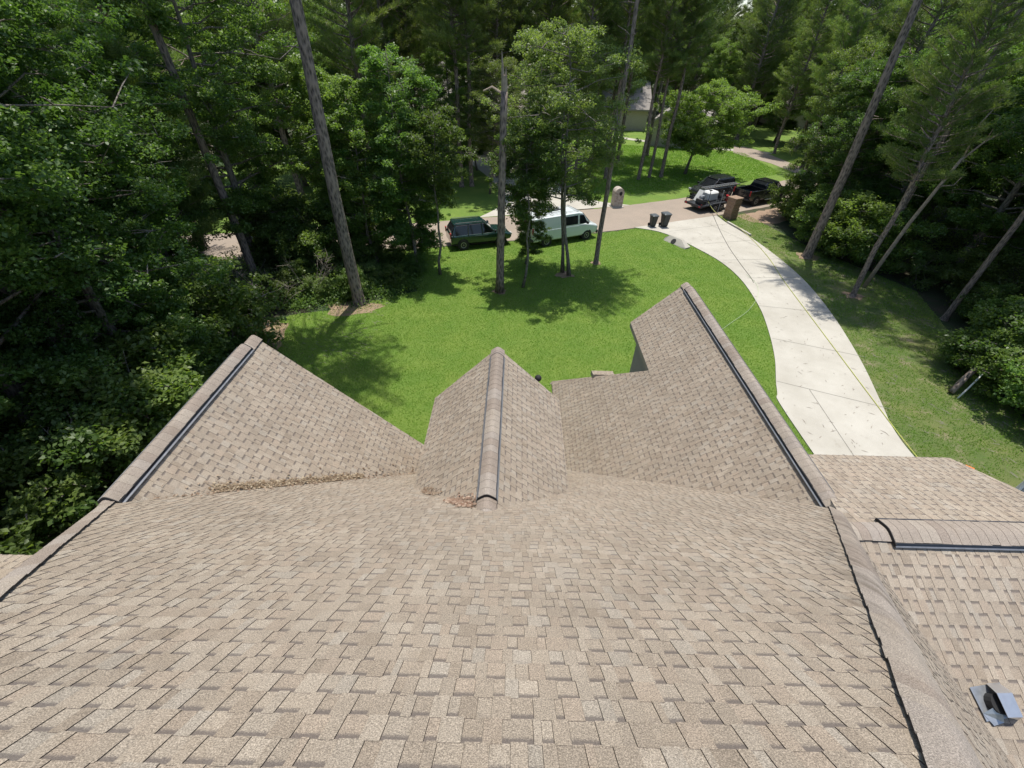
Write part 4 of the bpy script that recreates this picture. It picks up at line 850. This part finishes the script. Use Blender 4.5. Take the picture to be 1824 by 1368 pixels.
vehicle('pickup_truck', (23.4, 43.6), math.radians(28), 'black crew cab pickup truck at the road edge by the woods', 'pickup truck',
        [(-2.86, .50, .68, .94), (-2.7, .45, .72, .98), (-.95, .42, .74, .99), (-.8, .42, 1.24, .99), (1.5, .42, 1.24, 1.0), (2.5, .44, 1.16, .97), (2.86, .5, 1.0, .88)],
        [(-.84, 1.2, 1.62, .92, .74), (-.6, 1.2, 1.84, .92, .74), (.7, 1.2, 1.87, .92, .74), (1.5, 1.2, 1.24, .90, .78)], M['car_black'], (-1.85, 1.85), .40, 1.0,
        pil=((-.8, 1.22, .92, -.62, 1.82, .73), (.25, 1.22, .92, .22, 1.85, .74), (1.5, 1.22, .9, .74, 1.85, .73)), roof=(-.62, .74, 1.86, .70), extra=px_)
# open equipment trailer
tr = empty('trailer', (17.6, 41.0, .015), 'open black equipment trailer hitched behind the pickup', 'trailer', rz=math.radians(28))
MB().box(-2.0, 1.6, -.95, .95, .48, .56).box(-2.12, -1.98, -1.0, 1.0, .44, .62).build('deck', M['metal_dark'], tr, True)
m_ = MB()
for y in (-.95, .95):
    m_.tube([(-2.0, y, 1.0), (1.6, y, 1.0)], .03, 5); m_.tube([(-2.0, y, .8), (1.6, y, .8)], .02, 5)
    for x in (-2.0, -1.1, -.2, .7, 1.6): m_.tube([(x, y, .5), (x, y, 1.0)], .028, 5)
m_.tube([(1.6, -.95, 1.0), (1.6, .95, 1.0)], .03, 5)
for x in (-1.4, 1.2):
    m_.tube([(x, -.95, .5), (x, -.95, 1.75), (x, -.6, 1.95), (x, .6, 1.95), (x, .95, 1.75), (x, .95, .5)], .03, 6)
m_.build('frame', M['metal_dark'], tr, True)
MB().tube([(1.6, -.6, .5), (2.9, 0, .5)], .045, 5).tube([(1.6, .6, .5), (2.9, 0, .5)], .045, 5).build('tongue', M['metal_dark'], tr, True)
for s in (-1, 1): MB().box(-.95, .65, s * 1.12 - .13, s * 1.12 + .13, .70, .78, .02).build('fender', M['metal_dark'], tr, True)
for x in (-.55, .25):
    for s in (-1, 1): wheel(tr, x, s * 1.12, .33, .20, s)
MB().tube([(-1.97, -.8, .7), (-1.97, -.9, .7)], .04).box(-2.15, -2.12, -.9, -.7, .48, .58).box(-2.15, -2.12, .7, .9, .48, .58).build('tail_lamp', M['red'], tr, True)
ca, sa = math.cos(math.radians(28)), math.sin(math.radians(28))
def ont(x, y, z): return (17.6 + ca * x - sa * y, 41.0 + sa * x + ca * y, z + .015)
def cargo(name, m_, mat, label, cat, extra=()):
    t = empty(name, ont(0, 0, 0), label, cat, rz=math.radians(28)); m_.build('body', mat, t, True)
    for n_, q, mt in extra: q.build(n_, mt, t, True)
ld = MB()
for y in (-.72, -.28): ld.box(-1.9, 2.4, y - .025, y + .025, 1.96, 2.04)
for k in range(15): ld.tube([(-1.8 + k * .29, -.72, 2.0), (-1.8 + k * .29, -.28, 2.0)], .018, 5)
o = ld.build('ladder', M['alu'], None); o.location = ont(0, 0, 0); o.rotation_euler = (0, 0, math.radians(28)); tag(o, 'aluminium extension ladder lying on top of the trailer hoops', 'ladder')
cargo('water_tank', MB().box(-.35, .85, -.1, .8, .58, 1.35, .12), M['white'], 'white plastic tank strapped in the middle of the trailer', 'tank', (('cap', MB().tube([(.2, .35, 1.34), (.2, .35, 1.42)], .12, 12), M['metal_dark']),))
cargo('pressure_washer', MB().box(-1.75, -1.05, -.6, .15, .60, 1.0, .04), M['metal_dark'], 'dark pump unit on the tail of the trailer', 'machine', (('engine', MB().box(-1.6, -1.2, -.4, 0, 1.0, 1.28, .06), M['grey_plastic']), ('wheel_guard', MB().tube([(-1.75, -.6, 1.05), (-1.75, .15, 1.05)], .025, 6), M['alu'])))
cargo('panel_stack', MB().add([(-1.25, .25, .6), (-1.2, .85, .6), (-.75, .8, 1.45), (-.8, .2, 1.45), (-1.3, .25, .62), (-1.25, .85, .62), (-.8, .8, 1.5), (-.85, .2, 1.5)], [(0, 1, 2, 3), (7, 6, 5, 4), (0, 4, 5, 1), (1, 5, 6, 2), (2, 6, 7, 3), (3, 7, 4, 0)]), M['white'], 'leaning white sheet at the back of the trailer', 'panel')
hr = MB()
for k in range(12):
    a0 = [(.75 + .3 * math.cos(t), -.75 + k * .035, .98 + .3 * math.sin(t)) for t in np.linspace(0, 6.283, 18)]; hr.tube(a0, .018, 4, False)
cargo('hose_reel', hr, M['black'], 'coiled black hose reel on the near side of the trailer', 'hose reel', (('drum', MB().tube([(.75, -.78, .98), (.75, -.32, .98)], .20, 12), M['alu']),))
cargo('fuel_can', MB().box(1.15, 1.5, -.75, -.35, .58, 1.12, .05), M['red'], 'red fuel can at the front of the trailer', 'fuel can', (('spout', MB().tube([(1.3, -.55, 1.1), (1.3, -.55, 1.22), (1.2, -.55, 1.3)], .03, 6), M['black']),))
MBp = MB().tube([(17.85, 39.35, 0), (17.85, 39.35, 1.9)], .03, 7).tube([(17.85, 39.35, 1.9), (17.85, 39.35, 1.95)], .045, 7)
tag(MBp.build('marker_post', M['grey_plastic']), 'thin grey post at the driveway mouth beside the trailer', 'post')

# ---------------------------------------------------------------- street side objects
def wheeled_bin(x, y, s, rz, label):
    b = empty('wheelie_bin', (x, y, .055), label, 'bin', 'bins at the end of the driveway', rz)
    def sq(w, d, z, r=.05): return [(-w + r, -d, z), (w - r, -d, z), (w, -d + r, z), (w, d - r, z), (w - r, d, z), (-w + r, d, z), (-w, d - r, z), (-w, -d + r, z)]
    MB().rings([sq(.22 * s, .24 * s, .05), sq(.29 * s, .33 * s, .95 * s), sq(.32 * s, .36 * s, .96 * s), sq(.32 * s, .36 * s, 1.0 * s)]).build('body', M['bin'], b, True)
    MB().rings([sq(.33 * s, .37 * s, 1.003 * s), sq(.33 * s, .38 * s, 1.03 * s), sq(.27 * s, .31 * s, 1.09 * s)]).build('lid', M['bin_lid'], b, True)
    MB().tube([(-.25 * s, .40 * s, 1.0 * s), (.25 * s, .40 * s, 1.0 * s)], .02, 6).build('handle', M['bin'], b, True)
    for sg in (-1, 1): MB().rings([[(sg * .25 * s + q, .26 * s + .12 * math.cos(a), .12 + .12 * math.sin(a)) for a in np.linspace(0, 5.9, 14)] for q in (-.03, .03)]).build('wheel', M['tyre'], b, True)
wheeled_bin(11.15, 35.5, .86, .3, 'smaller dark bin with grey lid at the driveway end')
wheeled_bin(12.1, 35.55, 1.0, .25, 'larger dark bin at the driveway end, right of the smaller one')
mx = empty('mailbox_pillar', (9.1, 40.7, 0), 'arched pale stone mailbox pillar across the street', 'mailbox', rz=math.radians(10))
prof = [(-.42, 0), (.42, 0), (.42, 1.25)] + [(.42 * math.cos(a), 1.25 + .42 * math.sin(a)) for a in np.linspace(.25, math.pi - .25, 9)] + [(-.42, 1.25)]
MB().rings([[(p[0], y, p[1]) for p in prof] for y in (-.38, .38)]).build('pillar', M['rock'], mx, True)
MB().rings([[(.10 + .13 * math.cos(a), y, 1.22 + .17 * math.sin(a)) for a in np.linspace(0, 5.9, 14)] for y in (-.40, -.30)]).build('mailbox_opening', M['black'], mx, True)  # black disc stands for the dark opening, its shade put into the colour
MB().box(-.55, .55, -.5, .5, 0, .08).build('base', M['concrete'], mx, True)
bp = empty('brick_pillar', (18.5, 38.2, 0), 'rough brown brick pillar beside the trailer at the driveway mouth', 'pillar', rz=math.radians(28))
m_ = MB(); rg = random.Random(3)
for k in range(16):
    z = k * .105; e = rg.uniform(-.035, .035); m_.box(-.42 + e, .42 + rg.uniform(-.04, .04), -.40 + rg.uniform(-.04, .04), .40 + e, z, z + .10, .012)
m_.build('shaft', M['brown_brick'], bp, True); MB().box(-.46, .46, -.44, .44, 1.685, 1.75, .02).build('cap', M['dirt'], bp, True)
# culvert end wall under the driveway
cv = empty('culvert_headwall', (12.7, 32.2, 0), 'grey concrete culvert end wall with dark pipe beside the driveway', 'culvert', rz=math.atan2(-2.0, 1.25))
MB().rings([[(-1.05, -1.0, -.05), (1.05, -1.0, -.05), (1.05, -.92, .1), (.3, -.62, .42), (-.8, -.62, .42), (-1.05, -.85, .2)], [(-1.05, -.40, -.05), (1.05, -.40, -.05), (1.05, -.40, .1), (.3, -.40, .42), (-.8, -.40, .42), (-1.05, -.40, .2)]]).build('wall', M['concrete'], cv, True)
MB().rings([[(-.2 + .20 * math.cos(a), yy - .30 * (.5 + .5 * math.sin(a)) * -1, .17 + .17 * math.sin(a)) for a in np.linspace(0, 5.95, 18)] for yy in (-1.01, -.80)]).build('pipe_opening', M['black'], cv, True)
ks = MB(); P = [(17.75, 36.9), (18.2, 35.0), (18.45, 33.9)]
ks.prism([(P[0][0], P[0][1]), (P[1][0], P[1][1]), (P[2][0], P[2][1]), (P[2][0] + .16, P[2][1]), (P[1][0] + .16, P[1][1]), (P[0][0] + .16, P[0][1])][::-1], 0, .16)
tag(ks.build('concrete_curb', M['concrete']), 'short raised concrete curb on the right edge of the driveway', 'curb')
rgq = random.Random(22); mbq = MB(); DP = dwL + dwR[::-1]
while len(mbq.F) < 260:
    x, y = rgq.uniform(10, 19), rgq.uniform(8, 38)
    if not inpoly([x], [y], DP)[0]: continue
    a_ = rgq.uniform(0, 6.28); l_ = rgq.uniform(.03, .16); c_, s_ = math.cos(a_) * l_, math.sin(a_) * l_; w_ = .014
    mbq.add([(x - c_, y - s_, .056), (x + s_ * w_ / l_, y - c_ * w_ / l_, .062), (x + c_, y + s_, .057), (x - s_ * w_ / l_, y + c_ * w_ / l_, .058)], [(0, 1, 2, 3)])
tag(mbq.build('driveway_litter', M['twig']), 'scattered twigs and needles lying on the driveway', 'litter', kind='stuff')
# rope and hoses
def line(P, r, mat, name, label, cat, z=.06, k=8):
    Q = smoothline([(p[0], p[1]) for p in P], k); Z = np.interp(np.linspace(0, 1, len(Q)), np.linspace(0, 1, len(P)), [p[2] if len(p) > 2 else z for p in P])
    tag(MB().tube([(a[0], a[1], zz) for a, zz in zip(Q, Z)], r, 5).build(name, mat), label, cat)
line([(17.0, 40.0, .9), (17.35, 39.1, .35), (17.9, 37.4, .03), (18.15, 35.2, .2), (18.3, 33, .075), (18.0, 29.5, .075), (17.35, 26.0), (16.75, 21.9), (16.2, 18.1), (15.65, 14.3), (15.3, 11.8), (15.0, 9)], .014, M['rope'], 'yellow_hose', 'thin yellow hose running from the trailer down the driveway', 'hose', .075)
line([(17.35, 39.1, .09), (16.6, 35.5), (15.9, 31.5), (15.55, 28.5), (15.35, 26.2), (15.2, 25.4)], .014, M['joint'], 'dark_hose', 'thin dark hose crossing the driveway onto the lawn', 'hose', .068)
line([(15.25, 26.6), (15.3, 25.2), (14.7, 23.6), (13.4, 21.8), (11.9, 20.4), (10.2, 18.8)], .010, M['hose'], 'pale_hose', 'pale hose curving across the lawn beside the right gable', 'hose', .06)
# fallen log and white pipe at the right edge of the side lawn
tag(MB().tube([(19.45, 14.75, .1), (19.85, 15.0, .6), (20.2, 15.2, 1.1)], [.12, .115, .10], 10).build('dead_log', M['bark_pine'], None, smooth=True), 'dark leaning dead log at the edge of the side lawn', 'log')
tag(MB().tube([(19.5, 14.4, .05), (19.85, 14.6, .5), (20.25, 14.85, 1.1)], .032, 8).build('white_pipe', M['white'], None, smooth=True), 'white pipe leaning beside the dead log', 'pipe')
lm = empty('framed_panel', (14.15, 7.35, 0), 'small pale framed board on a pole at the right picture edge', 'sign')
MB().tube([(0, 0, 0), (0, 0, 3.0)], .05, 8).build('pole', M['metal_dark'], lm, True)
fr = MB().box(-.5, .5, -.04, .04, 2.4, 3.3, .01).build('frame', M['white'], lm, True); MB().box(-.40, .40, -.055, .055, 2.5, 3.2).build('panel', M['grey_plastic'], lm, True)
# orange flowers just beyond the wing eave
of = empty('flower_clump', (15.9, 10.2, 0), 'small clump of orange flowers beyond the right wing roof', 'flowers')
rg = random.Random(9)
for k in range(14):
    x, y, z = rg.uniform(-.6, .6), rg.uniform(-.3, .3), rg.uniform(.25, .5)
    MB().rings([[(x + r_ * math.cos(q) * (1 + .3 * math.sin(5 * q)), y + r_ * math.sin(q) * (1 + .3 * math.sin(5 * q)), z + h_) for q in np.linspace(0, 5.97, 20)] for r_, h_ in ((.02, -.03), (.075, .015), (.03, .02))]).build('flower', M['orange'], of, True)
m_ = MB()
for k in range(60):
    x, y = rg.uniform(-.6, .6), rg.uniform(-.35, .35); m_.add([(x - .02, y, 0), (x + .02, y, 0), (x + rg.uniform(-.1, .1), y + rg.uniform(-.1, .1), rg.uniform(.2, .5))], [(0, 1, 2)])
m_.build('stems', M['leaf_mid'], of, True)
